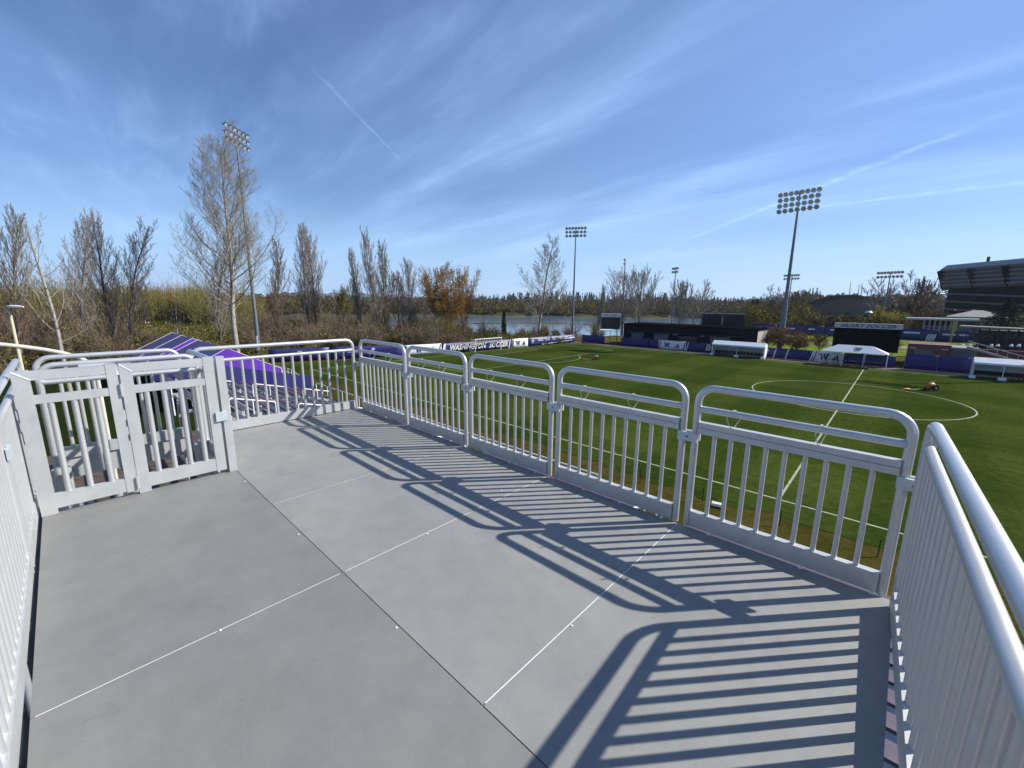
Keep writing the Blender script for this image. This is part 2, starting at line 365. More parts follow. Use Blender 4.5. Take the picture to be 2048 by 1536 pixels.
def pitch_lines():
    w = .12; z = .006
    def line(name, p, q):
        p, q = Vector((*p, z)), Vector((*q, z)); d = (q-p).normalized(); s = Vector((-d.y, d.x, 0))*w/2
        mb = MB(); mb.add([p-s, q-s, q+s, p+s], [(0, 1, 2, 3)]); o = struct(mb.build(name, PAINT)); return o
    def arc(name, c, r, a0, a1, n=72):
        mb = MB(); v = []
        for i in range(n+1):
            a = a0+(a1-a0)*i/n
            for q in (r-w/2, r+w/2): v.append((c[0]+q*math.cos(a), c[1]+q*math.sin(a), z+.002))
        mb.add(v, [(2*i, 2*i+1, 2*i+3, 2*i+2) for i in range(n)]); struct(mb.build(name, PAINT))
    line('touchline', (GX0, GY0), (70, GY0)); line('touchline', (GX0, GY1), (70, GY1))
    line('goal_line', (GX0, GY0), (GX0, GY1)); line('halfway_line', (HX, GY0), (HX-.35, GY1))
    arc('centre_circle', (2.45, 53.7), 9.15, 0, 2*math.pi)
    cy = 54.6
    for dx, hw in ((16.5, 20.15), (5.5, 9.15)):
        line('penalty_line', (GX0, cy-hw), (GX0+dx, cy-hw)); line('penalty_line', (GX0, cy+hw), (GX0+dx, cy+hw)); line('penalty_line', (GX0+dx, cy-hw), (GX0+dx, cy+hw))
    arc('penalty_arc', (GX0+11, cy), 9.15, -math.acos(5.5/9.15), math.acos(5.5/9.15), 24)
pitch_lines()
# ------------------------------------------------------------------ viewing platform
SEAM = -1.961; LEFTY = -3.197; GX = 1.32; T0 = -.118; PW = 1.219
deck = bpy.data.objects.new('deck', None); COL.objects.link(deck); struct(deck); deck.location = (0, 0, DZ)
def board(x0, x1, y0, y1, DECK=DECK):
    g = .0024; mb = MB(); mb.box((0, 0, -.013), (x1-x0-.0074, y1-y0-2*g, .026)); o = mb.build('deck_panel', DECK, deck, ((x0+x1)/2, (y0+y1)/2, 0))
    return o
XE = 5.945
xs = [T0+PW*k for k in range(5)]+[XE]
for k in range(5): board(xs[k], xs[k+1], SEAM, -.005)
board(GX-.04, xs[3], LEFTY, SEAM, DECK2); board(xs[3], XE, LEFTY, SEAM, DECK2)
# white jointing strips seen in the cross seams, dark long joint
SEAMW = mat('white_joint_strip', (.74, .74, .72), rough=.5, var=.06)
for k in range(1, 5):
    mb = MB(); mb.box((xs[k], SEAM/2, -.008), (.006, -SEAM-.03, .012)); mb.build('joint_strip', SEAMW, deck)
mb = MB(); mb.box((xs[3], (SEAM+LEFTY)/2, -.008), (.006, SEAM-LEFTY-.03, .012)); mb.build('joint_strip', SEAMW, deck)
mb = MB(); mb.box((3.6, SEAM, -.02), (4.7, .012, .012)); mb.build('joint_backing', BLACK, deck)
# frame under the boards
mb = MB()
for y in (-.06, SEAM, LEFTY+.05): mb.box(((XE+T0)/2 if y > -3 else (XE+GX)/2, y, -.15), ((XE-T0) if y > -3 else (XE-GX), .07, .2))
for x in (0.0, 1.34, 2.9, 4.4, 5.86): mb.box((x, -1.6 if x > 1 else -1.0, -.15), (.07, 3.1 if x > 1 else 1.8, .18))
mb.build('joist_frame', ALUF, deck)
for (x, y) in ((-.05, -.1), (2.9, -.1), (5.85, -.1), (-.05, SEAM-.02), (2.9, -3.1), (5.85, -3.1), (-.1, -3.1)):
    mb = MB(); mb.tube([(x, y, -.06), (x, y, -DZ+.02)], .07, 10); mb.build('support_post', ALUF, deck)
bolt = MB(); bolt.tube([(0, 0, -.001), (0, 0, .004)], .0055, 8); bolt_me = bolt.mesh('screw_head'); bolt_me.materials.append(WHITEP)
for (px, py) in ((441, 1261), (793, 1256), (1144, 1252), (855, 1068), (597, 1069), (490, 963), (1003, 981), (691, 963)):
    p = G(px, py, DZ); inst('screw_head', bolt_me, deck, (p[0], p[1], .0))
RB = .0195
def rail_panel(label, p, q, H=1.027, beam=False, n=9, kick=True, ties=0, clamp=True, midz=.876, rpost=.024, name='railing_panel', group='aluminium railing panels round the platform', kz0=0.012, tri=False):
    """bent tube hoop, mid rail, balusters, kick plate; p, q = post centres at deck level"""
    p, q = Vector(p), Vector(q); Lh = (q-p).length
    t = thing(name, label, 'railing', p, math.atan2(q.y-p.y, q.x-p.x), group)
    R = rpost
    mb = MB(); mb.tube(rounded([(0, 0, 0.004), (0, 0, H), (Lh, 0, H), (Lh, 0, .004)], .105, 7), R, 14); mb.build('hoop_frame', ALU, t)
    mb = MB(); mb.tube([(R*.6, 0, midz), (Lh-R*.6, 0, midz)], R*.92, 14, caps=False); mb.build('mid_rail', ALU, t)
    top = midz-R*.5
    if beam:
        mb = MB(); mb.box((Lh/2, -.004, .768), (Lh-2*R+.004, .046, .038)); mb.build('rail_beam', ALUF, t)
        mb = MB(); mb.box((Lh/2, -.006, .7275), (Lh-2*R+.004, .050, .039)); mb.build('rail_beam', ALUF, t)
        top = .71
    kt = .125
    if kick:
        mb = MB(); mb.box((Lh/2, 0, (kt+kz0)/2), (Lh-2*R+.004, .045, kt-kz0)); mb.build('kick_plate', ALUF, t)
    bm = MB(); bm.tube([(0, 0, kt-.004 if kick else .03), (0, 0, top)], .0145 if beam else .0165, 10, caps=False); me = bm.mesh('baluster'); me.materials.append(ALU)
    for i in range(n): inst('baluster', me, t, (R+(Lh-2*R)*(i+1)/(n+1)-.0, 0, 0))
    return t
def clamp(t, x, z=.672, y=-.03, w=.135):
    mb = MB(); mb.box((x, y, z), (w, .016, .062)); c = mb.build('clamp_plate', ALUC, t)
    mb = MB(); mb.box((x, -y, z), (w, .016, .062)); mb.build('clamp_back', ALUC, c)
    mb = MB(); mb.tube([(x, y-.006, z), (x, y-.012, z)], .006, 8); mb.build('clamp_bolt', BLACK, c)
POS = ['far corner panel of the field-side railing beside the end rail', 'second field-side railing panel from the far corner', 'middle of the five field-side railing panels', 'fourth field-side railing panel from the far corner', 'nearest field-side railing panel beside the right-hand railing']
S = 1.182; D3 = lambda x, y: (x, y, DZ)
front = []
for i in range(5):
    x0 = .035 if i == 0 else S*i+.088; x1 = S*(i+1)-(.0 if i < 4 else .02)
    t = rail_panel('aluminium '+POS[i], D3(x0, .018), D3(x1, .018), beam=True, n=9 if i else 9)
    if i < 4: clamp(t, x1-x0+.044)
    for k in range(3):
        mb = MB(); mb.box((.16+(x1-x0-.3)*k/2+.05*((i*5+k*3) % 4), -.034, .006), (.022, .012, .012)); mb.build('foot_bolt', WHITEP, t)
    front.append((t, x0, x1))
clamp(front[4][0], front[4][2]-front[4][0].location.x+.04)
clamp(front[0][0], -.07, w=.12)
# nylon ties looped from mid rail to beam
def tie(x, w, side, label):
    t = MB(); z1, z0 = DZ+.902, DZ+.790
    pts = [(x, -.025, z0), (x-w*.75, -.034, z0+.045), (x-w, -.034, z1-.045), (x-w*.5, -.022, z1), (x+w*.1, .004, z1+.004), (x+w*.5, .03, z1-.03), (x+w*.9, .032, z0+.07), (x+w*.5, .012, z0+.03)]
    C = [Vector(p) for p in pts]; fine = []
    n = len(C)
    for i in range(n):
        a, b, c, d = C[i-1], C[i], C[(i+1) % n], C[(i+2) % n]
        for k in range(4):
            s = k/4; fine.append(.5*((2*b)+(c-a)*s+(2*a-5*b+4*c-d)*s*s+(3*b-a-3*c+d)*s**3))
    t.tube(fine, .0028, 6, closed=True)
    o = t.build('cable_tie', ZIP); tag(o, label, 'cable tie', 'nylon ties on the field-side railing')
    m2 = MB(); m2.box((x, -.026, z0+.004), (.012, .01, .008)); m2.build('tie_lock', ZIP, o)
tie_pos = [(0, .33), (0, .70), (1, .29), (1, .66), (2, .30), (2, .68), (3, .25), (3, .65), (4, .22), (4, .65)]
for k, (i, f) in enumerate(tie_pos):
    t, x0, x1 = front[i]
    tie(x0+(x1-x0)*f, .022+.012*((k*7) % 3)/2, 1, 'pale nylon tie on the '+('left' if f < .5 else 'right')+' half of the '+['far corner', 'second', 'middle', 'fourth', 'nearest'][i]+' field-side panel')
# right-hand railing (close to the camera), left-hand railing, end railing
rail_panel('aluminium right-hand railing running from the near corner down to the frame edge', D3(5.950, -.085), D3(6.045, -1.99), n=17, midz=.90, rpost=.0255)
t = rail_panel('aluminium railing panel behind the camera on the right side', D3(6.05, -2.07), D3(6.10, -3.16), n=9, midz=.90); clamp(t, -.04, .60)
rail_panel('aluminium end railing over the purple bleacher seats', D3(-.10, -1.95), D3(-.10, -.035), n=15, midz=.88)
t = rail_panel('aluminium left-hand railing panel outside the gate and stair', D3(-.14, -3.235), D3(2.16, -3.235), n=21, midz=.885); clamp(t, 2.34, .735)
t = rail_panel('aluminium left-hand railing panel from the gate to the front', D3(2.245, -3.235), D3(4.05, -3.235), n=17, midz=.885); clamp(t, 1.85, .735)
rail_panel('aluminium left-hand railing panel nearest the camera', D3(4.135, -3.235), D3(5.86, -3.235), n=15, midz=.885)
# stair enclosure behind the gate
rail_panel('aluminium railing panel at the far end of the stair opening', D3(-.19, -3.13), D3(-.19, -2.05), n=8, midz=.885)
rail_panel('aluminium inner railing panel across the stair opening', D3(.52, -3.10), D3(.52, -2.02), n=3, midz=.885, kick=False)
rail_panel('aluminium railing panel between the stair opening and the deck', D3(-.02, -1.985), D3(1.22, -1.985), n=11, midz=.885)
mb = MB(); mb.tube(rounded([(1.02, -2.86, DZ+1.05), (1.02, -2.66, DZ+1.05), (1.20, -2.66, DZ+1.0), (1.22, -2.66, DZ+.7)], .05, 5), .024, 12)
o = tag(mb.build('grab_handle', ALU), 'short bent grab handle behind the gate at its hinge', 'handle')
def gate():
    t = thing('gate', 'two-leaf flat-bar aluminium gate with round bars on the platform', 'gate', (GX, LEFTY, DZ))
    th = .045; w = .07
    def leaf(y0, y1, nb, w0, w1, label):
        mb = MB(); H = 1.085
        mb.box((0, y0+w0/2, (H+.0)/2+.003), (th, w0, H)); mb.box((0, y1-w1/2, (H)/2+.02), (th, w1, H-.03))
        f = mb.build('gate_leaf', ALUF, t); f['label'] = label
        for z0, z1 in ((1.015, 1.082), (.845, .905), (.045, .155)):
            m2 = MB(); m2.box((0, (y0+w0+y1-w1)/2, (z0+z1)/2), (th-.006, y1-w1-y0-w0+.004, z1-z0)); m2.build('cross_bar', ALUF, f)
        bm = MB(); bm.tube([(0, 0, .15), (0, 0, .85)], .0185, 12, caps=False); me = bm.mesh('bar'); me.materials.append(ALU)
        a, b = y0+w0, y1-w1
        for i in range(nb): inst('bar', me, f, (0.0, a+(b-a)*(i+.62)/(nb+.25), 0))
        # weld line where the frame is mitred
        m2 = MB(); m2.bar((th/2+.001, y0+.004, 1.083), (th/2+.001, y0+w0, 1.02), .004, .006); m2.build('weld', WHITEP, f)
    leaf(0.0, .535, 3, .085, .062, 'narrow left leaf of the gate')
    leaf(.548, 1.165, 4, .075, .075, 'wide right leaf of the gate')
    mb = MB(); mb.box((0, 1.215, .545), (.06, .062, 1.085)); mb.build('gate_post', ALUF, t)
    mb = MB(); mb.box((.035, 1.172, .545), (.012, .085, .085)); mb.build('latch_plate', ALUC, t)
    for z in (.10, .88):
        mb = MB(); mb.tube([(.03, .541, z-.05), (.03, .541, z+.05)], .010, 8); mb.build('hinge', STEELL, t)
gate()
def stair():
    t = thing('stair', 'aluminium stair dropping through the opening behind the gate', 'stair', (0, 0, DZ))
    for k in range(7):
        mb = MB(); mb.box((1.10-.27*k, -2.58, -.20-.19*k), (.25, 1.02, .04)); mb.build('tread', ALUF, t)
    for y in (-3.11, -2.05):
        mb = MB(); mb.bar((1.25, y, -.12), (-.75, y, -1.53), .04, .24); mb.build('stringer', ALUF, t)
    mb = MB(); mb.box((-.22, -2.58, -.10), (.06, 1.1, .2)); mb.build('fascia', ALUF, t)
    mb = MB(); mb.box((.30, -2.58, -1.75), (3.4, 1.5, .05)); mb.build('landing', ALUF, t)
    mb = MB(); mb.box((.52, -3.0, -.22), (.10, .16, .10)); mb.build('bracket', ALUF, t)
    for z in (-.21, -.25):
        mb = MB(); mb.tube([(.572, -2.97, z), (.578, -2.97, z)], .012, 8); mb.build('bolt_hole', BLACK, t)
    mb = MB(); mb.tube([(.45, -2.62, -2.2), (.45, -2.62, 1.0)], .055, 14); mb.build('centre_post', ALUF, t)
stair()
# ------------------------------------------------------------------ bleachers
def bleachers():
    t = thing('bleacher', 'grey bleacher with purple plank seats sloping down to the field', 'bleacher', (0, 0, 0))
    Y0, Z0, run, rise, rows = .45, 5.15, .62, .158, 13
    secs = [(-24, -19.6), (-18.3, -13.4), (-12.1, -7.2), (-5.9, 0.8), (2.1, 8.2), (9.5, 16)]
    bk = MB(); bk.box((0, 0, 0), (.04, .1, .38)); brk = bk.mesh('seat_bracket'); brk.materials.append(ALUF)
    for a, b in secs:
        mb = MB(); mb.box((0, 0, 0), (b-a, .25, .05)); me = mb.mesh('seat_plank'); me.materials.append(PBENCH)
        mf = MB(); mf.box((0, 0, 0), (b-a, .26, .045)); mfe = mf.mesh('foot_board'); mfe.materials.append(ALUF)
        for k in range(rows):
            y, z = Y0+k*run, Z0-k*rise
            inst('seat_plank', me, t, ((a+b)/2, y, z+.43)); inst('foot_board', mfe, t, ((a+b)/2, y+.30, z))
            if (a+b)/2 < 6:
                for x in np.arange(a+.4, b, 2.2): inst('seat_bracket', brk, t, (x, y, z+.215))
    for k in range(rows):
        y, z = Y0+k*run, Z0-k*rise
        for xa in (-18.95, -12.75, -6.55, 1.45, 8.85):
            if k % 1 == 0: pass
    for xa in (-18.95, -12.75, -6.55, 1.45, 8.85):
        for k in range(rows):
            mb = MB(); mb.box((xa, Y0+k*run+.15, Z0-k*rise), (1.15, .6, .05)); mb.build('aisle_step', CONC, t)
        for k in (1, 5, 9):
            ya, za = Y0+k*run, Z0-k*rise; yb, zb = Y0+(k+2.6)*run, Z0-(k+2.6)*rise
            mb = MB(); mb.tube(rounded([(xa, ya, za), (xa, ya, za+.92), (xa, yb, zb+.92), (xa, yb, zb)], .1, 5), .028, 8)
            ym, zm = (ya+yb)/2, (za+zb)/2; mb.tube([(xa, ym, zm), (xa, ym, zm+.92)], .024, 8)
            mb.build('handrail', WHITEP, t)
    # end tarpaulin following the slope, front fascia and rail
    mb = MB(); n = 10; v = []; 
    for i in range(n+1):
        y = .2+(8.7-.2)*i/n; z = 5.2-.255*(y-.4); v += [(-24.3+.05*math.sin(i*1.9), y, z-.1), (-24.3-.06*math.cos(i*2.3), y, z+1.25)]
    mb.add(v, [(2*i, 2*i+1, 2*i+3, 2*i+2) for i in range(n)]); o = mb.build('end_tarpaulin', PURP, t)
    md = o.modifiers.new('s', 'SOLIDIFY'); md.thickness = .02
    mb = MB(); mb.box((-4, 8.75, 1.5), (40, .08, 3.0)); mb.build('front_fascia', ALUF, t)
    mb = MB(); mb.tube(rounded([(-23.8, 8.7, 3.0), (-23.8, 8.7, 3.95), (-1.0, 8.7, 3.95), (-1.0, 8.7, 3.0)], .12, 5), .03, 8)
    for x in np.arange(-22, -1, 2.2): mb.tube([(x, 8.7, 3.0), (x, 8.7, 3.95)], .022, 6)
    mb.build('front_rail', WHITEP, t)
    mb = MB()
    for x in np.arange(-24, 16.1, 4):
        mb.bar((x, .3, 4.95), (x, 8.5, 2.85), .08, .14)
        for y in (.5, 3.2, 5.9, 8.4): mb.tube([(x, y, 0), (x, y, 5.1-.255*y)], .05, 6)
    mb.build('support_frame', STEELL, t)
bleachers()
# ------------------------------------------------------------------ trees
class Segs:
    def __init__(s): s.a = []; s.tip = []
    def add(s, p, q, r0, r1): s.a.append((*p, *q, r0, r1))
def prism_mesh(name, segs, sides=3):
    A = np.array(segs, float); p, q, r0, r1 = A[:, :3], A[:, 3:6], A[:, 6], A[:, 7]; n = len(A)
    d = q-p; ln = np.linalg.norm(d, axis=1, keepdims=True); d = d/np.maximum(ln, 1e-6)
    ref = np.where(np.abs(d[:, 2:3]) < .9, [[0, 0, 1.]], [[1., 0, 0]]); u = np.cross(d, ref); u /= np.linalg.norm(u, axis=1, keepdims=True); w = np.cross(d, u)
    V = np.empty((n, 2*sides, 3))
    for k in range(sides):
        o = u*math.cos(2*math.pi*k/sides)+w*math.sin(2*math.pi*k/sides)
        V[:, k] = p+o*r0[:, None]; V[:, sides+k] = q+o*r1[:, None]
    base = (np.arange(n)*2*sides)[:, None]
    Fs = np.concatenate([base+np.array([[k, (k+1) % sides, sides+(k+1) % sides, sides+k]]) for k in range(sides)], 0)
    return V.reshape(-1, 3), Fs
def np_mesh(name, V, Fq, m, smooth=False):
    me = bpy.data.meshes.new(name); k = Fq.shape[1]; nf = len(Fq)
    me.vertices.add(len(V)); me.vertices.foreach_set('co', V.astype(np.float32).ravel())
    me.loops.add(nf*k); me.loops.foreach_set('vertex_index', Fq.astype(np.int32).ravel())
    me.polygons.add(nf); me.polygons.foreach_set('loop_start', (np.arange(nf)*k).astype(np.int32)); me.polygons.foreach_set('loop_total', np.full(nf, k, np.int32))
    if smooth: me.polygons.foreach_set('use_smooth', np.ones(nf, bool))
    me.update(calc_edges=True)
    if m: me.materials.append(m)
    return me
def grow(S, R, p, d, L, r, lev, P, out):
    ns = P['seg'][lev]; st = L/ns; kids = P['kids'][lev]; t0 = P['start'][lev]
    pts = [p.copy()]; dirs = [d.copy()]
    for i in range(ns):
        j = P['jit'][lev]
        d = Vector((d.x+R.gauss(0, j), d.y+R.gauss(0, j), d.z+R.gauss(0, j*.7)+P['trop'][lev]*st/max(L, .1)*2)).normalized()
        q = p+d*st; f0, f1 = 1-i/ns, 1-(i+1)/ns
        a, b = r*(.25+.75*f0), max(r*(.25+.75*f1), P['rmin'])
        (out['trunk'] if lev == 0 else out['crown']).append((*p, *q, max(a, P['rmin']), b))
        p = q; pts.append(p.copy()); dirs.append(d.copy())
    if lev >= P['levels']:
        out['tips'].append(tuple(p)); return
    for k in range(kids):
        t = t0+(1-t0)*((k+R.random())/kids); x = t*ns; i = min(int(x), ns-1); fr = x-i
        q = pts[i].lerp(pts[i+1], fr); dd = dirs[i+1]
        ang = math.radians(P['ang'][lev]+R.gauss(0, P['ang'][lev]*.18)); az = k*2.39996+R.random()*.9
        ref = Vector((1, 0, 0)) if abs(dd.x) < .8 else Vector((0, 1, 0)); u = dd.cross(ref).normalized(); w = dd.cross(u)
        nd = (dd*math.cos(ang)+(u*math.cos(az)+w*math.sin(az))*math.sin(ang)).normalized()
        if lev > 0 and nd.z < 0: nd.z *= .3; nd.normalize()
        env = P['env'](t) if lev == 0 else (1-.55*t)
        nl = L*P['ratio'][lev]*env*R.uniform(.75, 1.2)
        grow(S, R, q, nd, nl, max(r*(1-.75*t)*P['rr'][lev], P['rmin']), lev+1, P, out)
KINDS = {
 'poplar': dict(levels=3, seg=[14, 6, 4, 2], kids=[44, 11, 7, 0], start=[.10, .12, .15, 0], jit=[.03, .06, .09, .1], trop=[.02, .55, .4, .3], ang=[26, 22, 26, 0], ratio=[.36, .40, .45, 0], rr=[.45, .5, .5, 0], rmin=.017, env=lambda t: min(1, .55+1.4*t)*(1.15-.78*t)),
 'cottonwood': dict(levels=3, seg=[20, 9, 5, 2], kids=[50, 18, 11, 0], start=[.24, .15, .15, 0], jit=[.013, .06, .1, .12], trop=[.0, 1.1, .8, .4], ang=[40, 30, 30, 0], ratio=[.32, .40, .42, 0], rr=[.36, .42, .5, 0], rmin=.017, env=lambda t: min(1, .6+1.2*t)*(1.25-.85*t)),
 'fan': dict(levels=4, seg=[5, 7, 5, 4, 2], kids=[8, 7, 6, 5, 0], start=[.4, .2, .15, .15, 0], jit=[.05, .07, .1, .12, .1], trop=[.0, .35, .3, .2, .1], ang=[32, 34, 34, 34, 0], ratio=[1.15, .62, .5, .42, 0], rr=[.5, .5, .5, .5, 0], rmin=.02, env=lambda t: .85+.3*t),
 'ash': dict(levels=3, seg=[12, 7, 5, 2], kids=[28, 10, 7, 0], start=[.22, .2, .15, 0], jit=[.03, .06, .1, .12], trop=[.0, .45, .4, .2], ang=[46, 38, 36, 0], ratio=[.42, .42, .42, 0], rr=[.34, .45, .5, 0], rmin=.02, env=lambda t: .35+.95*math.sin(math.pi*min(1, t*.9+.12))),
 'willow': dict(levels=4, seg=[4, 6, 5, 4, 3], kids=[9, 9, 8, 6, 0], start=[.35, .15, .15, .15, 0], jit=[.05, .09, .12, .13, .12], trop=[.0, .12, .1, .0, -.3], ang=[38, 36, 36, 36, 0], ratio=[2.4, .50, .45, .42, 0], rr=[.5, .5, .5, .5, 0], rmin=.022, env=lambda t: .9+.2*t),
}
BARK = mat('grey_bark', (.17, .145, .115), rough=.95, var=.35, scale=1.2, bump=.5, bscale=5)
BARKP = mat('pale_birch_bark', (.44, .41, .34), rough=.9, var=.0, col2=(.14, .12, .10), scale=1.1, stretch=(1, 1, .8))
BARKD = mat('dark_bark', (.065, .052, .042), rough=.95, var=.35, scale=1.2)
TW = {
 'grey': island_mat('grey_twigs', [(.17, .14, .125), (.26, .22, .195), (.21, .17, .145), (.32, .275, .24)]),
 'brown': island_mat('brown_twigs', [(.10, .072, .048), (.18, .13, .085), (.135, .10, .065), (.22, .17, .12)]),
 'pale': island_mat('pale_twigs', [(.22, .20, .15), (.33, .30, .24), (.25, .23, .18), (.18, .16, .13)]),
 'orange': island_mat('orange_twigs', [(.20, .105, .03), (.30, .165, .05), (.24, .15, .05), (.15, .10, .045)]),
 'olive': island_mat('olive_twigs', [(.10, .09, .025), (.18, .155, .05), (.13, .115, .03), (.22, .18, .075)]),
}
LEAF = {
 'green': island_mat('spring_leaves', [(.10, .12, .03), (.17, .18, .05), (.13, .14, .05), (.22, .21, .09)], trans=.3),
 'orange': island_mat('orange_buds', [(.26, .13, .03), (.34, .20, .05), (.22, .14, .04), (.17, .10, .03)], trans=.25),
 'yellow': island_mat('yellow_buds', [(.26, .22, .03), (.33, .28, .05), (.20, .18, .04)], trans=.3),
 'rust': island_mat('rust_leaves', [(.12, .055, .02), (.19, .09, .03), (.08, .05, .02), (.16, .12, .03)], trans=.2),
 'dark': island_mat('evergreen_needles', [(.018, .034, .016), (.03, .05, .022), (.012, .024, .012), (.04, .055, .025)]),
 'brown': island_mat('dry_foliage', [(.10, .075, .04), (.16, .12, .07), (.075, .06, .03), (.13, .115, .045)], trans=.1),
 'olive': island_mat('olive_foliage', [(.085, .085, .016), (.16, .14, .03), (.12, .115, .02), (.19, .145, .045)], trans=.15),
}
def leaf_tris(centres, n, spread, size, seed, squash=1.0):
    R = np.random.default_rng(seed); c = np.array(centres)[R.integers(0, len(centres), n)]+R.normal(0, spread, (n, 3))*np.array([1, 1, squash])
    a = R.normal(0, 1, (n, 3)); a /= np.linalg.norm(a, axis=1, keepdims=True); b = R.normal(0, 1, (n, 3)); b = np.cross(a, b); b /= np.linalg.norm(b, axis=1, keepdims=True)
    s = size*R.uniform(.5, 1.3, (n, 1)); V = np.stack([c-a*s*.6, c+a*s*.6+b*s*.2, c+b*s], 1).reshape(-1, 3)
    return V, np.arange(3*n).reshape(-1, 3)
def tree(name, label, base, H, kind, seed, tw='grey', bark=None, width=None, lean=(0, 0), leaf=None, nleaf=0, lsize=.18, rad=None, group=None, tweak=None):
    R = random.Random(seed); P = dict(KINDS[kind])
    if tweak: P.update(tweak)
    out = dict(trunk=[], crown=[], tips=[])
    d = Vector((lean[0], lean[1], 1)).normalized(); r = rad or H*(.0095 if kind == 'poplar' else .014)
    tl = H*.97 if kind in ('poplar', 'cottonwood', 'ash') else (H*.2 if kind == 'willow' else H*.36)
    dist = math.hypot(base[0]-CAM[0], base[1]-CAM[1]); P['rmin'] = max(.012, dist*(.00017 if kind in ('poplar', 'cottonwood') else .00023))
    grow(None, R, Vector((0, 0, 0)), d, tl, r, 0, P, out)
    A = np.array(out['crown']); T = np.array(out['trunk'])
    allp = np.vstack([A[:, 3:6], T[:, 3:6]]); sc = H/allp[:, 2].max()
    wx = 1.0
    if width: wx = width/(np.percentile(allp[:, 0], 98.5)-np.percentile(allp[:, 0], 1.5))/1.0
    k = np.array([wx, wx, sc])
    ax = Vector((lean[0], lean[1], 1))
    for B in (A, T):
        for c in (0, 3):
            z = B[:, c+2:c+3]; ctr = np.hstack([z*lean[0], z*lean[1], z*0]); B[:, c:c+3] = (B[:, c:c+3]-ctr)*k+np.hstack([z*sc*lean[0], z*sc*lean[1], z*0])
    t = thing(name, label, 'tree', base, 0, group)
    V, Fq = prism_mesh('t', T, 6); inst('trunk', np_mesh('trunk', V, Fq, bark or BARK, True), t)
    V, Fq = prism_mesh('c', A, 3); cr = inst('crown', np_mesh('crown', V, Fq, TW[tw]), t)
    if nleaf:
        tips = np.array(out['tips'])*k; V, Fq = leaf_tris(tips, nleaf, .35, lsize, seed); inst('leaves', np_mesh('leaves', V, Fq, LEAF[leaf]), t)
    return t
def top_z(px, py, dist): return PD(px, py, dist)[2]
def tree_px(name, label, bx, ty, dist, wpx, kind, seed, tx=None, **kw):
    """tree standing in direction bx at dist; ty = row of its top, wpx = its width in picture pixels"""
    b = at(bx, dist, .15); H = top_z(tx or bx, ty, dist)-b.z
    dd = ray(bx, 600); ca = math.cos(math.atan((bx-1024)/F)); sc = dist/F*ca        # metres per pixel at that place
    lean = (0, 0)
    if tx is not None:
        p = PD(tx, ty, dist); lean = ((p[0]-b.x)/H, (p[1]-b.y)/H)
    return tree(name, label, b, H, kind, seed, width=wpx*sc*(.82 if kind == 'poplar' else .95), lean=lean, **kw)
GT = 'bare trees beyond the end of the field'
tree_px('cottonwood_tree', 'tall pale-barked bare tree behind the left floodlight mast', 463, 228, 84, 150, 'cottonwood', 11, tx=416, tw='pale', bark=BARKP, rad=.42)
tree_px('poplar_tree', 'dark bare poplar just left of the tall pale-barked tree', 432, 452, 96, 62, 'poplar', 12, tx=402, bark=BARKD, group=GT)
tree_px('poplar_tree', 'bare poplar just right of the left floodlight mast', 549, 470, 104, 46, 'poplar', 13, tw='brown', bark=BARKD, group=GT)
tree_px('poplar_tree', 'left one of the twin bare poplars right of the floodlight mast', 612, 440, 112, 44, 'poplar', 14, tx=604, bark=BARKD, group=GT)
tree_px('poplar_tree', 'right one of the twin bare poplars right of the floodlight mast', 626, 440, 114, 48, 'poplar', 15, tx=628, bark=BARKD, group=GT)
tree_px('poplar_tree', 'slim pale bare poplar left of the tallest mid-field poplar', 716, 492, 110, 26, 'poplar', 16, tx=707, tw='pale', group=GT)
tree_px('poplar_tree', 'tallest bare poplar behind the far corner of the railing', 753, 450, 106, 44, 'poplar', 17, tx=745, bark=BARKD, group=GT)
tree_px('poplar_tree', 'brownish bare poplar right beside the tallest mid-field poplar', 764, 476, 108, 30, 'poplar', 18, tx=770, tw='brown', bark=BARKD, group=GT)
tree_px('poplar_tree', 'bare grey poplar left of the orange willow', 826, 515, 110, 40, 'poplar', 19, tx=820, group=GT)
tree_px('ash_tree', 'short bare twiggy tree between the poplars and the willow', 797, 538, 112, 38, 'ash', 20, group=GT)
tree_px('ash_tree', 'broad grey bare tree directly behind the orange willow', 868, 526, 120, 78, 'ash', 21, tw='grey', group=GT)
tree_px('willow_tree', 'round orange-brown willow behind the left goal', 893, 528, 108, 84, 'willow', 22, tw='orange', leaf='orange', nleaf=17000, lsize=.20, bark=BARKD)
tree_px('willow_tree', 'smaller golden willow on the right flank of the round willow', 925, 530, 112, 58, 'willow', 23, tw='orange', leaf='orange', nleaf=6000, lsize=.18, bark=BARKD)
tree_px('alder_tree', 'lone pale tree with upswept branches beside the second floodlight mast', 1080, 474, 118, 92, 'ash', 24, tx=1084, tweak=dict(kids=[36, 10, 7, 0], start=[.14, .15, .15, 0], ang=[44, 34, 34, 0], ratio=[.36, .42, .42, 0], env=lambda t: min(1, .55+2*t)*(1.2-.88*t)), tw='pale', leaf='green', nleaf=1800, lsize=.16, bark=BARKP)
tree_px('poplar_tree', 'leaning bare poplar at the left, second from the frame edge', 143, 420, 92, 70, 'poplar', 25, tx=112, group=GT)
tree_px('poplar_tree', 'leaning thin-crowned poplar, left of the pair at the far left', 213, 412, 96, 52, 'poplar', 26, tx=180, bark=BARKD, group=GT)
tree_px('poplar_tree', 'fuller right-hand poplar of the pair at the far left', 247, 424, 94, 74, 'poplar', 27, tx=226, group=GT)
tree_px('poplar_tree', 'bare poplar cut by the left edge of the photo', 14, 405, 88, 70, 'poplar', 28, tx=-10, tw='brown', group=GT)
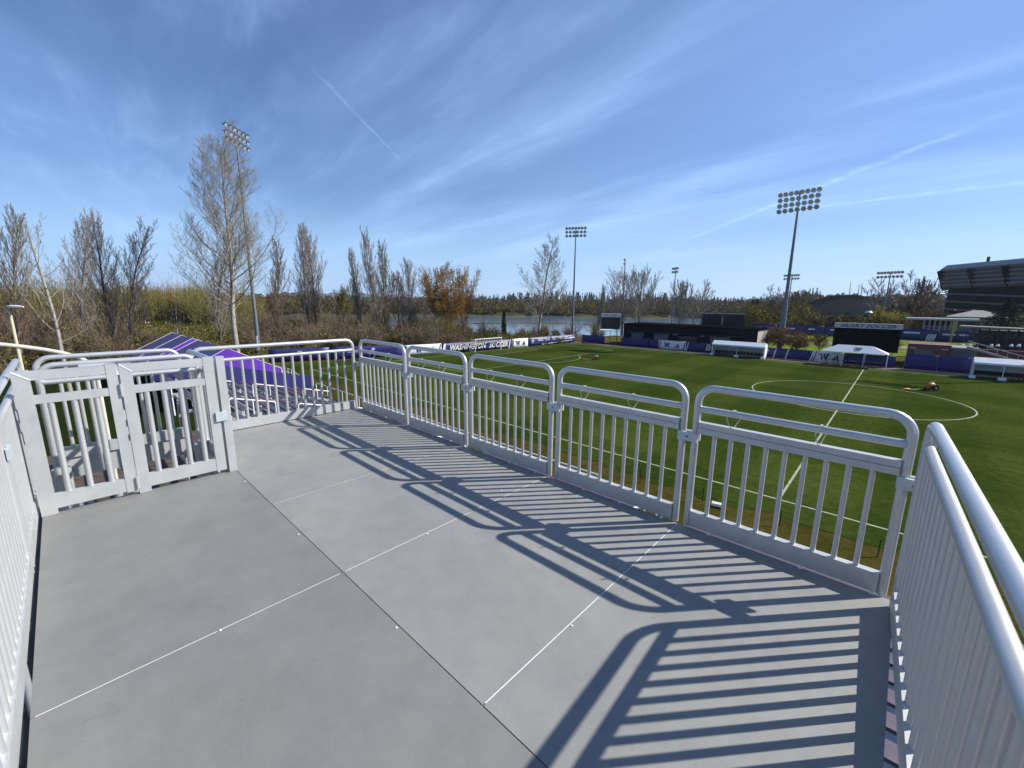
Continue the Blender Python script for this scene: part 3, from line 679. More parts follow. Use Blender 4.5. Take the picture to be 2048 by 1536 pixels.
tree_px('fan_tree', 'pale leaning tree with open candelabra branches at the far left', 104, 416, 62, 100, 'cottonwood', 29, tx=62, tw='pale', bark=BARKP, rad=.22, tweak=dict(kids=[22, 8, 5, 0], start=[.34, .2, .2, 0], ang=[50, 34, 30, 0], trop=[.0, 1.1, .7, .3], ratio=[.34, .36, .36, 0]))
tree_px('young_birch_tree', 'thin crooked sapling above the purple tent', 343, 606, 100, 26, 'ash', 30, tx=346, tw='pale', bark=BARKP, rad=.12, tweak=dict(kids=[9, 4, 3, 0]))
tree_px('larch_tree', 'short yellow-green tree standing left of the mid-field poplars', 683, 568, 130, 26, 'ash', 31, tw='olive', leaf='green', nleaf=900, lsize=.22)
GR = 'bare trees beyond the dark building'
tree_px('ash_tree', 'left stem of the tall bare tree clump behind the dark building', 1248, 530, 150, 70, 'ash', 41, tw='grey', group=GR)
tree_px('ash_tree', 'right stem of the tall bare tree clump behind the dark building', 1280, 524, 152, 66, 'ash', 42, tw='pale', leaf='green', nleaf=300, group=GR)
tree_px('ash_tree', 'left of the two bare trees right of the slim floodlight mast', 1362, 558, 160, 42, 'ash', 43, tw='pale', leaf='green', nleaf=500, group=GR)
tree_px('ash_tree', 'right of the two bare trees right of the slim floodlight mast', 1394, 556, 162, 54, 'fan', 44, tw='pale', leaf='green', nleaf=500, group=GR)
tree_px('poplar_tree', 'tiny slim pale poplar above the small baseball scoreboard', 1200, 566, 190, 14, 'poplar', 45, tw='pale', group=GR)
tree_px('ash_tree', 'bare tree left behind the tallest right floodlight mast', 1556, 568, 190, 46, 'fan', 46, group=GR)
tree_px('ash_tree', 'bare tree right behind the tallest right floodlight mast', 1596, 578, 196, 48, 'ash', 47, tw='brown', group=GR)
tree_px('ash_tree', 'left bare tree above the big scoreboard', 1770, 553, 190, 56, 'fan', 48, tw='grey', group=GR)
tree_px('ash_tree', 'tallest bare tree above the big scoreboard', 1812, 540, 192, 66, 'fan', 49, tw='brown', group=GR)
tree_px('ash_tree', 'small bare tree beside the grandstand, right of the scoreboard trees', 1842, 552, 200, 30, 'ash', 50, tw='brown', group=GR)
GM = 'small rust-coloured trees behind the far fence'
tree_px('maple_tree', 'small rust-brown tree left of the tallest right floodlight mast', 1543, 652, 100, 58, 'willow', 51, tw='brown', leaf='rust', nleaf=2600, lsize=.22, bark=BARKD, group=GM)
tree_px('maple_tree', 'small rust-brown tree right of the tallest right floodlight mast', 1606, 656, 100, 62, 'willow', 52, tw='brown', leaf='rust', nleaf=2600, lsize=.22, bark=BARKD, group=GM)
tree_px('maple_tree', 'sparse olive sapling at the left edge of the big scoreboard', 1654, 668, 104, 26, 'ash', 53, tw='olive', leaf='green', nleaf=300, bark=BARKD, group=GM)
tree_px('maple_tree', 'sparse rusty sapling at the right edge of the big scoreboard', 1796, 676, 104, 26, 'ash', 54, tw='brown', leaf='rust', nleaf=400, bark=BARKD, group=GM)
tree_px('forsythia_tree', 'bright yellow-green flowering tree above the big scoreboard', 1772, 610, 170, 40, 'willow', 55, tw='olive', leaf='yellow', nleaf=2400, lsize=.4)
tree_px('forsythia_tree', 'duller yellow tree right of the bright one above the scoreboard', 1800, 626, 165, 30, 'willow', 56, tw='olive', leaf='yellow', nleaf=1200, lsize=.35)
def conifer(label, px, ty, dist, wpx, seed):
    b = at(px, dist, .1); H = top_z(px, ty, dist)-b.z; w = wpx*dist/F*math.cos(math.atan((px-1024)/F))/2
    t = thing('fir_tree', label, 'tree', b)
    mb = MB(); mb.tube([(0, 0, 0), (0, 0, H*.98)], [H*.02, .02], 6); mb.build('trunk', BARKD, t)
    R = np.random.default_rng(seed); C = []
    for k in range(60):
        z = H*(.08+.9*k/60); rr = w*(1-k/60)**.8*R.uniform(.7, 1.15); n = 7
        for j in range(n):
            a = R.uniform(0, 6.28)
            for s in np.linspace(.2, 1, 5): C.append((rr*s*math.cos(a), rr*s*math.sin(a), z-rr*s*.25))
    V, Fq = leaf_tris(C, 5200, H*.012, H*.028, seed); inst('crown', np_mesh('crown', V, Fq, LEAF['dark']), t)
conifer('dark fir tree in front of the grandstand at the right edge', 2020, 596, 150, 110, 61)
conifer('small dark green spruce standing on the lake shore', 1008, 622, 165, 17, 62)
# ------------------------------------------------------------------ masses of far wood and brush
def brush(name, label, cat, spots, tw, leaf, seed, stems=34, lpn=30):
    """spots: (x, y, z, height, radius); dense multi-stem thicket as one mass"""
    R = np.random.default_rng(seed); S = np.array(spots, float); n = len(S)
    P0 = []; segs = []
    for x, y, z, h, r in S:
        m = int(stems*R.uniform(.7, 1.3)); a = R.uniform(0, 6.283, m); lean = R.uniform(0, 1, m)**.7*r; hh = h*R.uniform(.5, 1.05, m)*(1-.35*(lean/r)**2)
        b = np.column_stack([x+R.normal(0, r*.15, m), y+R.normal(0, r*.15, m), np.full(m, z)])
        e = np.column_stack([x+lean*np.cos(a), y+lean*np.sin(a), z+hh]); mid = b*.5+e*.5; mid[:, 2] += hh*.12
        mid[:, :2] = b[:, :2]*.62+e[:, :2]*.38
        dist = math.hypot(x-CAM[0], y-CAM[1]); rm = max(.014, dist*.00021)
        segs.append(np.hstack([b, mid, np.full((m, 1), rm*2.2), np.full((m, 1), rm*1.5)])); segs.append(np.hstack([mid, e, np.full((m, 1), rm*1.5), np.full((m, 1), rm*.8)]))
        for k in range(2):
            q = mid+(e-mid)*R.uniform(.0, .8, (m, 1)); dd = (e-b)*R.uniform(.18, .38, (m, 1))+R.normal(0, h*.11, (m, 3)); segs.append(np.hstack([q, q+dd, np.full((m, 1), rm*1.1), np.full((m, 1), rm*.7)]))
        P0.append(e); P0.append(mid)
    V, Fq = prism_mesh('b', np.vstack(segs), 3); o = inst(name, np_mesh(name, V, Fq, TW[tw])); o['kind'] = 'stuff'; tag(o, label, cat)
    if leaf:
        C = np.vstack(P0); V, Fq = leaf_tris(C, lpn*n, .5, .34, seed+1); inst('foliage', np_mesh('foliage', V, Fq, LEAF[leaf]), o)['kind'] = 'stuff'
    return o
def spots_px(n, x0, x1, d0, d1, h0, h1, seed, rfac=.55, hfun=None):
    R = np.random.default_rng(seed); out = []
    for i in range(n):
        px = R.uniform(x0, x1); d = d0*(d1/d0)**R.random(); b = at(px, d, .1)
        h = R.uniform(h0, h1)*(hfun(px, d) if hfun else 1)
        if 245 < px < 380 and d < 232: h = min(h, max(.35, .72*9.6*(1-d/206)))
        if b.z > -2.9: out.append((b.x, b.y, b.z, h, h*rfac*R.uniform(.7, 1.3)))
    return out
brush('brown_thicket', 'grey-brown leafless thicket behind the end fence', 'thicket', spots_px(250, 480, 940, 90, 150, 1.6, 6.6, 71, .6, lambda x, d: 1.0 if x < 900 else .6), 'brown', 'brown', 71, 44, 22)
brush('golden_scrub', 'golden-green budding shrubs among the thicket behind the end fence', 'scrub', spots_px(90, 470, 930, 100, 150, 2.5, 6.5, 78, .6), 'olive', 'green', 78, 30, 90)
brush('brown_thicket', 'grey-brown leafless thicket at the far left below the poplars', 'thicket', spots_px(90, -60, 300, 84, 150, 3.0, 8.0, 72, .55), 'brown', 'olive', 72, 44, 44)
brush('olive_wood', 'olive-green budding wood filling the left background', 'wood', spots_px(300, -80, 600, 175, 330, 10, 16, 73, .42), 'olive', 'olive', 73, 26, 130)
brush('olive_scrub', 'low olive scrub and brambles on the slope at the left', 'scrub', spots_px(420, -80, 640, 86, 175, 1.0, 2.6, 74, 1.0), 'olive', 'olive', 74, 22, 60)
brush('green_scrub', 'low green shrubs behind the goal and the second mast', 'scrub', spots_px(120, 620, 1130, 96, 128, .8, 3.2, 75, .9, lambda x, d: .75 if x > 1000 else 1), 'olive', 'olive', 75, 24, 80)
brush('shore_brush', 'bare brown brush along the lake shore', 'brush', spots_px(34, 960, 1215, 112, 132, 1.4, 5.2, 76, .6), 'brown', None, 76, 40, 0)
brush('olive_wood', 'olive-brown budding wood band below the far-left sky', 'wood', spots_px(110, 250, 400, 200, 300, 12, 16.5, 77, .45), 'olive', 'olive', 77, 22, 90)
brush('orange_wood', 'orange-brown budding treetops in the wood below the far-left sky', 'wood', spots_px(26, 250, 420, 236, 300, 12, 16.5, 79, .45), 'orange', 'orange', 79, 22, 80)
def forest(name, label, spots, kind, seed, nt=110, fs=.75):
    R = np.random.default_rng(seed); Vs = []; n = 0
    for x, y, z, h, r in spots:
        m = nt; t = R.random(m)
        if kind == 'conifer': rad = r*(1-t)**.85*R.uniform(.35, 1.1, m); zz = z+h*(.05+.97*t)
        else: rad = r*np.sin(np.pi*np.clip(t*.9+.1, 0, 1))**.6*R.uniform(.2, 1.05, m); zz = z+h*(.15+.85*t)
        a = R.uniform(0, 6.283, m); c = np.column_stack([x+rad*np.cos(a), y+rad*np.sin(a), zz])
        s = fs*R.uniform(.5, 1.4, (m, 1)); u = R.normal(0, 1, (m, 3)); u /= np.linalg.norm(u, axis=1, keepdims=True); w = np.cross(u, R.normal(0, 1, (m, 3))); w /= np.linalg.norm(w, axis=1, keepdims=True)
        Vs.append(np.stack([c-u*s, c+u*s, c+w*s*1.2], 1).reshape(-1, 3))
    V = np.vstack(Vs); o = inst(name, np_mesh(name, V, np.arange(len(V)).reshape(-1, 3), {'conifer': LEAF['dark'], 'brown': LEAF['brown'], 'olive': LEAF['olive'], 'green': LEAF['green']}[kind])); o['kind'] = 'stuff'; tag(o, label, 'wood')
forest('far_forest', 'low scrub right along the far lake shore', spots_px(420, 470, 1640, 398, 414, 2.5, 6, 80, .6), 'brown', 80, 90, .7)
forest('far_forest', 'brown leafless woods on the far shore of the lake', spots_px(900, 440, 1640, 412, 620, 9, 15, 81, .42), 'brown', 81)
forest('far_forest', 'dark conifers along the skyline beyond the lake', spots_px(520, 900, 1640, 560, 900, 11, 19, 82, .2), 'conifer', 82)
forest('far_forest', 'olive woods on the far shore of the lake', spots_px(420, 440, 1640, 405, 520, 6, 11, 83, .5), 'olive', 83)
def hright(px, d):
    zt = PD(px, float(np.interp(px, [1470, 1500, 1560, 1615, 1640, 1750, 1780, 1860, 1900, 2100], [606, 603, 598, 606, 628, 630, 612, 614, 626, 624])), d)[2]
    return max(1.0, zt-hz(px, d))
forest('campus_wood', 'brown and olive wood behind the ball field at the right', spots_px(300, 1480, 2100, 172, 300, .55, .95, 84, .45, hright), 'olive', 84, 330, .42)
forest('campus_wood', 'bare brown wood behind the ball field at the right', spots_px(260, 1470, 2100, 180, 330, .6, 1.02, 85, .4, hright), 'brown', 85, 330, .42)
forest('campus_wood', 'dark conifers among the wood at the right', spots_px(60, 1480, 1900, 200, 330, .6, 1.08, 86, .22, hright), 'conifer', 86, 260, .5)
forest('campus_wood', 'low brown trees in front of the arched hall', spots_px(90, 1590, 1790, 200, 262, .7, 1.0, 88, .5, hright), 'brown', 88, 330, .42)
forest('hill_wood', 'wooded hill on the skyline at the right', spots_px(520, 1420, 2100, 480, 700, 7, 12, 87, .5), 'brown', 87, 110, .9)
# far ridges
def ridge(name, x0, x1, dist, f, m, n=80):
    mb = MB(); v = []
    for i in range(n+1):
        px = x0+(x1-x0)*i/n; y = f(px); p = PD(px, y, dist); b = PD(px, 640, dist*.97); v += [(b[0], b[1], -8), (p[0], p[1], p[2]), tuple(PD(px, y, dist*1.05)[:2])+(-8,)]
    fs = []
    for i in range(n):
        for k in (0, 1): fs.append((3*i+k, 3*i+3+k, 3*i+4+k, 3*i+1+k))
    mb.add(v, fs, True); struct(mb.build(name, m))
RIDGEM = mat('haze_tinted_forest_ridge', (.055, .085, .11), rough=1, var=.2, scale=.004)  # blue of distance haze painted into the forest colour, besides the haze volume
SNOWM = mat('snow_mountain', (.75, .80, .86), rough=.9, var=.0, col2=(.35, .42, .5), scale=.002)
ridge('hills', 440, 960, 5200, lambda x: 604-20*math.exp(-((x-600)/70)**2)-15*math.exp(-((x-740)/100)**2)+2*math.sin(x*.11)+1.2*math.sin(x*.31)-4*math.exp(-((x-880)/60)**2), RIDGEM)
ridge('mountains', 940, 1150, 8200, lambda x: 607-4.5*math.exp(-((x-1005)/26)**2)-13*math.exp(-((x-1112)/17)**2)-3*abs(math.sin(x*.21))+1.2*math.sin(x*.5), SNOWM, 120)
# ------------------------------------------------------------------ floodlight masts
def mast(label, base, H, rows, head_w, face, r0=.32, r1=.13, boxz=2.2, lamp='dark', row_gap=.78, lamp_r=.30, group='floodlight masts', collar=0):
    t = thing('floodlight_mast', label, 'floodlight', base, 0, group)
    M_ = STEELD
    mb = MB(); mb.tube([(0, 0, 0), (0, 0, H*.35), (0, 0, H)], [r0, r0*.7+r1*.3, r1], 12); mb.build('pole', M_, t)
    if collar: mb = MB(); mb.tube([(0, 0, 0), (0, 0, collar)], [r0*1.3, r0*1.12], 12); mb.build('base_sleeve', STEELD, t)
    if boxz:
        mb = MB(); mb.box((.45, -.25, boxz), (.35, .25, 2.4)); mb.build('ballast_box', STEELL, t)
    ca, sa = math.cos(face), math.sin(face)           # direction the lamps look
    ax = Vector((-sa, ca, 0)); fwd = Vector((ca, sa, 0))
    lm = MB()
    n = 8; ring = []
    tilt = Vector((ca*.86, sa*.86, -.5)).normalized(); prof = [(-.42, .25), (-.30, .55), (-.05, .85), (.22, 1.0)]
    path = [tilt*(a*lamp_r*1.6) for a, b in prof]; lm.tube(path, [b*lamp_r for a, b in prof], 10)
    sh = [Vector((0, 0, lamp_r*.98))+tilt*(.2*lamp_r), Vector((0, 0, lamp_r*.9))+tilt*(1.0*lamp_r)]
    lm.bar(sh[0], sh[1], lamp_r*1.5, .03)
    lme = lm.mesh('lamp'); lme.materials.append(BLACK if lamp == 'dark' else mat('silver_lamp_shell', (.62, .64, .66), rough=.35, metal=.3, var=.08))
    gm = MB(); gm.tube([tilt*(.225*lamp_r*1.6), tilt*(.235*lamp_r*1.6)], lamp_r*.93, 10); gme = gm.mesh('lens'); gme.materials.append(MATS.get('lamp_lens') or mat('lamp_lens', (.45, .47, .48), rough=.15, var=.05))
    for i, cnt in enumerate(rows):
        z = H-.35-i*row_gap
        mb = MB(); mb.bar(tuple(-ax*head_w/2+Vector((0, 0, z))), tuple(ax*head_w/2+Vector((0, 0, z))), .1, .1); arm = mb.build('cross_arm', STEELD, t)
        for k in range(cnt):
            s = (k+.5)/cnt-.5; p = ax*head_w*s*1.02+fwd*.25+Vector((0, 0, z+.0))
            l = inst('lamp', lme, arm, p); inst('lens', gme, arm, p)
    return t
def mast_px(label, bx, by, tx, ty, rows, wpx, face, dist=None, **kw):
    if dist is None: b = G(bx, by, 0); dist = math.hypot(b[0]-CAM[0], b[1]-CAM[1])
    b = at(bx, dist); H = PD(tx, ty, dist)[2]-b.z; sc = dist/F*math.cos(math.atan((bx-1024)/F))
    return mast(label, b, H, rows, wpx*sc, face, **kw)
mast_px('tall grey floodlight mast at the left with three rows of lamps', 507, 706, 467, 256, [6, 6, 6], 66, math.radians(40), r0=.34, boxz=2.0, row_gap=1.05, lamp_r=.40)
mast_px('floodlight mast behind the far left corner with dark round lamps', 1147, 676, 1155, 454, [7, 6, 6], 40, math.radians(-60), r0=.30, boxz=2.0, row_gap=.95, lamp_r=.36)
mast_px('tallest floodlight mast at the right with four rows of silver lamps', 1572, 702, 1612, 380, [8, 7, 7, 7], 70, math.radians(-96), lamp='light', r0=.44, r1=.15, boxz=0, row_gap=1.05, lamp_r=.47, collar=9.5)
mast_px('slim far floodlight mast in front of the bare tree clump', 1246, 640, 1252, 518, [5, 5], 18, math.radians(-150), dist=150, boxz=0, r0=.28, row_gap=1.3, lamp_r=.4)
mast_px('slim far floodlight mast between the two bare tree groups', 1347, 640, 1356, 535, [7, 5], 24, math.radians(-130), dist=165, boxz=0, r0=.28, row_gap=1.2, lamp_r=.42)
mast_px('far floodlight mast half hidden behind the tallest right mast', 1578, 640, 1584, 549, [7, 6], 30, math.radians(-110), dist=190, boxz=0, r0=.28, row_gap=1.2, lamp_r=.42)
mast_px('far floodlight mast above the big scoreboard', 1772, 640, 1786, 543, [8, 7], 42, math.radians(-110), dist=185, boxz=0, r0=.30, row_gap=1.3, lamp_r=.45)
# a mast outside the frame whose shadow crosses the field
hs = G(1775, 768); ln = 32/math.tan(SUN_EL)
mast('floodlight mast right of the frame, its shadow lying across the far half', (hs[0]+ln*math.cos(SUN_AZ), hs[1]+ln*math.sin(SUN_AZ), 0), 33, [8, 7, 7], 6.5, math.radians(-100), r0=.5, boxz=0)
# ------------------------------------------------------------------ lettering
def text_mesh(s, size, m, parent, o, ax, ay, shear=0.0, thick=.01, bold=.0, name='lettering', xscale=1.0):
    cu = bpy.data.curves.new('txt', 'FONT'); cu.body = s; cu.size = size; cu.shear = shear; cu.offset = bold; cu.align_x = 'CENTER'; cu.align_y = 'CENTER'; cu.extrude = thick/2; cu.resolution_u = 2
    ob = bpy.data.objects.new('txt', cu); COL.objects.link(ob); dg = bpy.context.evaluated_depsgraph_get()
    me = bpy.data.meshes.new_from_object(ob.evaluated_get(dg)); bpy.data.objects.remove(ob)
    ax, ay = Vector(ax).normalized(), Vector(ay).normalized(); az = ax.cross(ay)
    me.transform(Matrix((( ax.x*xscale, ay.x, az.x, o[0]), (ax.y*xscale, ay.y, az.y, o[1]), (ax.z*xscale, ay.z, az.z, o[2]), (0, 0, 0, 1))))
    me.materials.clear(); me.materials.append(m); me.name = name
    return inst(name, me, parent)
W_OUT = [(-.5, .36), (-.16, .36), (-.16, .24), (-.215, .24), (-.165, -.06), (-.045, .36), (.075, .36), (.175, -.06), (.225, .24), (.165, .24), (.165, .36), (.5, .36), (.5, .24), (.40, .24), (.255, -.36), (.115, -.36), (.005, .06), (-.115, -.36), (-.255, -.36), (-.40, .24), (-.5, .24)]
def w_logo(parent, o, ax, ay, size, m, thick=.012):
    mb = MB(); mb.poly([(x*size*1.05, y*size) for x, y in W_OUT], thick, (o, ax, ay)); return mb.build('letter_w', m, parent)
def stripes_logo(parent, o, ax, ay, size, m, thick=.012):
    e = None
    for k, h in enumerate((.24, .46, .70)):
        x = (-.42+.27*k)*size; w = .21*size; hh = h*size; y0 = -.34*size; sl = .5
        mb = MB(); mb.poly([(x+.06*size*0, y0), (x+w, y0), (x+w-sl*hh*.55+.0, y0+hh), (x+w-sl*hh*.55-w*.86, y0+hh-.12*size)], thick, (o, ax, ay)); mb.build('logo_bar', m, parent)
PX = Vector
def banner(label, p, q, h, m, z0=.05, cat='banner', group='banners on the field fence', seed=0, folds=.03):
    """vinyl banner hung between two points, with slight folds"""
    p, q = Vector(p), Vector(q); L_ = (q-p).length; ax = (q-p)/L_; nrm = Vector((ax.y, -ax.x, 0)); R = random.Random(seed)
    t = thing('fence_banner', label, cat, (0, 0, 0), 0, group)
    n = max(6, int(L_/1.2)); mb = MB(); v = []
    for i in range(n+1):
        for j in range(4):
            o = R.uniform(-folds, folds); v.append(p+ax*L_*i/n+nrm*o*(1 if 0 < j < 3 else .4)+Vector((0, 0, z0+h*j/3)))
    mb.add(v, [(i*4+j, (i+1)*4+j, (i+1)*4+j+1, i*4+j+1) for i in range(n) for j in range(3)], True)
    o = mb.build('vinyl_sheet', m, t); md = o.modifiers.new('s', 'SOLIDIFY'); md.thickness = .03; md.offset = 1
    pm = MB(); pm.tube([(0, 0, 0), (0, 0, z0+h+.06)], .03, 6); pme = pm.mesh('fence_post'); pme.materials.append(STEELL)
    for k in range(int(L_/3)+1): inst('fence_post', pme, t, p+ax*min(L_, 3.0*k)-nrm*.10)
    return t, p, ax, nrm, L_
def lay(b, s, z, off=.05): t, p, ax, nrm, L_ = b; return p+ax*(L_*s)+nrm*off+Vector((0, 0, z))
Z3 = Vector((0, 0, 1))
def deco(b, dec):
    t, p, ax, nrm, L_ = b
    for d in dec:
        if d[0] == 'W': w_logo(t, lay(b, d[1], d[2]), ax, Z3, d[3], BINK)
        elif d[0] == 'S': stripes_logo(t, lay(b, d[1], d[2]), ax, Z3, d[3], BINK)
        elif d[0] == 'T': text_mesh(d[1], d[4], d[5], t, lay(b, d[2], d[3], .06), ax, Z3, shear=d[6] if len(d) > 6 else 0, bold=d[7] if len(d) > 7 else 0, xscale=d[8] if len(d) > 8 else 1)
        elif d[0] == 'slash':
            w, m = d[3], d[2]; mb = MB(); o = lay(b, d[1], .06); mb.poly([(-w/2, 0), (w/2, 0), (w/2+.35, 1.74), (-w/2+.35, 1.74)], .012, (o, ax, Z3)); mb.build('slash_mark', m, t)
        elif d[0] == 'bar':
            mb = MB(); o = lay(b, d[1], d[2]); mb.poly([(-d[3]/2, -d[4]/2), (d[3]/2, -d[4]/2), (d[3]/2, d[4]/2), (-d[3]/2, d[4]/2)], .012, (o, ax, Z3)); mb.build('small_print', d[5], t)
BH = 1.85
E0, E1, E2, E3, E4, E5 = (-66.5, 18.6, 0), (-58.9, 38.0, 0), (-57.2, 45.2, 0), (-54.9, 62.0, 0), (-54.55, 66.8, 0), (-53.6, 83.6, 0)
def mix(a, b, t): return tuple(np.array(a)*(1-t)+np.array(b)*t)
b = banner('creased plain purple banner on the end fence beside the tent', E0, mix(E0, E1, .42), 2.0, PURP, seed=1, folds=.09)
deco(b, [('bar', .55, 1.55, 1.4, .13, BWHITE), ('bar', .60, 1.3, 2.2, .08, BWHITE), ('bar', .9, 1.4, 1.8, .14, BWHITE)])
b = banner('purple end-fence banner with small white print behind the railing corner', mix(E0, E1, .425), mix(E0, E1, .995), 2.0, PURP, seed=2, folds=.07)
deco(b, [('bar', .12, 1.5, 2.2, .16, BWHITE), ('bar', .35, 1.35, 2.6, .10, GOLD), ('bar', .58, 1.5, .5, .35, BWHITE), ('bar', .30, 1.1, 1.6, .1, BWHITE)])
b = banner('white banner with dark W left of the WASHINGTON SOCCER banner', E1, mix(E1, E2, .99), BH, BWHITE, seed=3)
deco(b, [('slash', .02, BINK, .28), ('W', .40, .95, 1.25), ('S', .75, .95, 1.0), ('slash', .93, BINK, .24)])
b = banner('purple banner lettered WASHINGTON SOCCER behind the goal', E2, mix(E2, E3, .995), BH, PURP, seed=4, folds=.02)
deco(b, [('slash', .02, BWHITE, .5), ('T', 'WASHINGTON', .345, .92, 1.46, LETT, .28, .04, .84), ('T', 'SOCCER', .79, .92, 1.46, LETT, .28, .04, .86), ('slash', .955, BWHITE, .22)])
b = banner('small white banner with W and three bars right of the goal', E3, mix(E3, E4, .99), BH, BWHITE, seed=5)
deco(b, [('slash', .03, BINK, .16), ('W', .36, .95, 1.35), ('S', .74, .92, 1.15)])
b = banner('purple banner with rows of small white print by the corner', E4, mix(E4, E5, .99), BH, PURP, seed=6, folds=.03)
pr = random.Random(3)
deco(b, [('bar', .09, 1.05, .16, .8, BWHITE), ('bar', .09, 1.15, .8, .16, BWHITE)]+[('bar', .24+.14*(k % 5)+pr.uniform(-.01, .01), 1.45-.3*(k//5), pr.uniform(1.1, 2.3), .13, BWHITE) for k in range(10)]+[('bar', .30+.06*k, .25+.035*k, .8, .12, BWHITE) for k in range(11)]+[('bar', .92, 1.2, 2.0, .32, BWHITE)])
FY = 84.6
def far(px): return float(G(px, 700)[0]) if False else None
def fx(px):
    """x on the far fence line seen at column px"""
    d = ray(px, 690); return float(CAM[0]+d[0]*(FY-CAM[1])/d[1])
def fb(label, a, c, m, seed, h=1.8): return banner(label, (fx(a), FY, 0), (fx(c), FY, 0), h, m, seed=seed)
fb('plain purple banner at the far left corner by the second mast', 1164, 1209, PURP, 10)
b = fb('plain purple banner below the first shutter of the dark building', 1242, 1296, PURP, 11)
b = fb('short purple banner left of the far white W banner', 1297, 1316, PURP, 12)
b = fb('white far-side banner with W and three bars before the dark building', 1317, 1372, BWHITE, 13)
deco(b, [('slash', .02, BINK, .2), ('W', .32, .95, 1.3), ('S', .70, .92, 1.2), ('slash', .92, BINK, .2)])
b = fb('purple far-side banner left of the white bench shelter', 1373, 1412, PURP, 14); deco(b, [('slash', .02, BWHITE, .15), ('bar', .6, .9, .9, .5, BINK)])
b = fb('purple far-side banner with big pale letters BO behind the bench shelter', 1413, 1530, PURP, 15)
deco(b, [('T', 'BO', .10, .95, 1.7, GOLD, .2, .05), ('T', '!', .985, 1.0, 1.5, GOLD, .3, .06)])
b = fb('purple far-side banner with slashes beside the tallest mast', 1531, 1628, PURP, 16)
deco(b, [('bar', .06, 1.35, .35, .35, BWHITE), ('slash', .20, GOLD, .18), ('slash', .46, GOLD, .22), ('slash', .40, BINK, .22), ('slash', .96, BWHITE, .18)])
b = fb('white far-side banner with big W beside the hip-roofed tent', 1629, 1690, BWHITE, 17)
deco(b, [('slash', .03, BINK, .16), ('W', .38, .95, 1.45), ('S', .78, .92, 1.3)])
b = fb('purple banner behind the hip-roofed tent', 1691, 1797, PURP, 18)
b = fb('purple banner below the brick building', 1816, 1882, PURP, 19, 2.3)
b = fb('purple banner between the brick building and the right bench shelter', 1883, 1950, PURP, 20, 2.3)
b = fb('purple banner behind the right bench shelter', 1951, 2110, PURP, 21, 2.3)
# ------------------------------------------------------------------ goal
def goal():
    y0, y1, h = 51.3, 58.5, 2.44
    t = thing('soccer_goal', 'white soccer goal with net in front of the WASHINGTON SOCCER banner', 'goal', (GX0, (y0+y1)/2, 0))
    w = (y1-y0)/2
    for s in (-1, 1):
        mb = MB(); mb.tube([(0, s*w, 0), (0, s*w, h)], .07, 10); mb.build('post', WHITEP, t)
        mb = MB(); mb.tube(rounded([(0, s*w, h), (-.9, s*w, h), (-2.0, s*w, .06), (0, s*w, .06)], .15, 4), .03, 6); mb.build('side_frame', WHITEP, t)
    mb = MB(); mb.tube([(0, -w-.07, h), (0, w+.07, h)], .07, 10); mb.build('crossbar', WHITEP, t)
    mb = MB(); mb.tube([(-2.0, -w, .06), (-2.0, w, .06)], .06, 8); mb.build('ground_bar', WHITEP, t)
    mb = MB(); n = 44
    def th(a, b): mb.bar(a, b, .008, .008)
    for i in range(n+1):
        y = -w+2*w*i/n; th((0, y, h), (-.9, y, h)); th((-.9, y, h), (-2.0, y, .06))
    for k in range(1, 18):
        u = k/17; th((-.9-1.1*u, -w, h-(h-.06)*u), (-.9-1.1*u, w, h-(h-.06)*u))
    for s in (-1, 1):
        for k in range(1, 16): z = h*k/16; th((0, s*w, z), (-.9-1.1*(1-z/h), s*w, z))
        for k in range(1, 12): x = -2.0*k/12; th((x, s*w, .06), (x, s*w, min(h, h*(2.0+x)/1.1)))
    mb.build('net', mat('net_cord', (.55, .55, .55), rough=.8, var=.05), t)
goal()
for k, (px, w) in enumerate(((735, 0), (820, 0), (893, 0), (982, 0), (1040, 0))):
    b = G(px, 700 if px > 1000 else 706); b = (b[0]-2.5, b[1], 0)
    mb = MB(); mb.tube([(0, 0, 0), (0, 0, 6.2)], .035, 6); o = mb.build('net_pole', STEELD, None, b); tag(o, 'thin dark net pole, number %s from the left behind the end fence' % ['first', 'second', 'third', 'fourth', 'fifth'][k], 'pole', 'net poles behind the end fence')
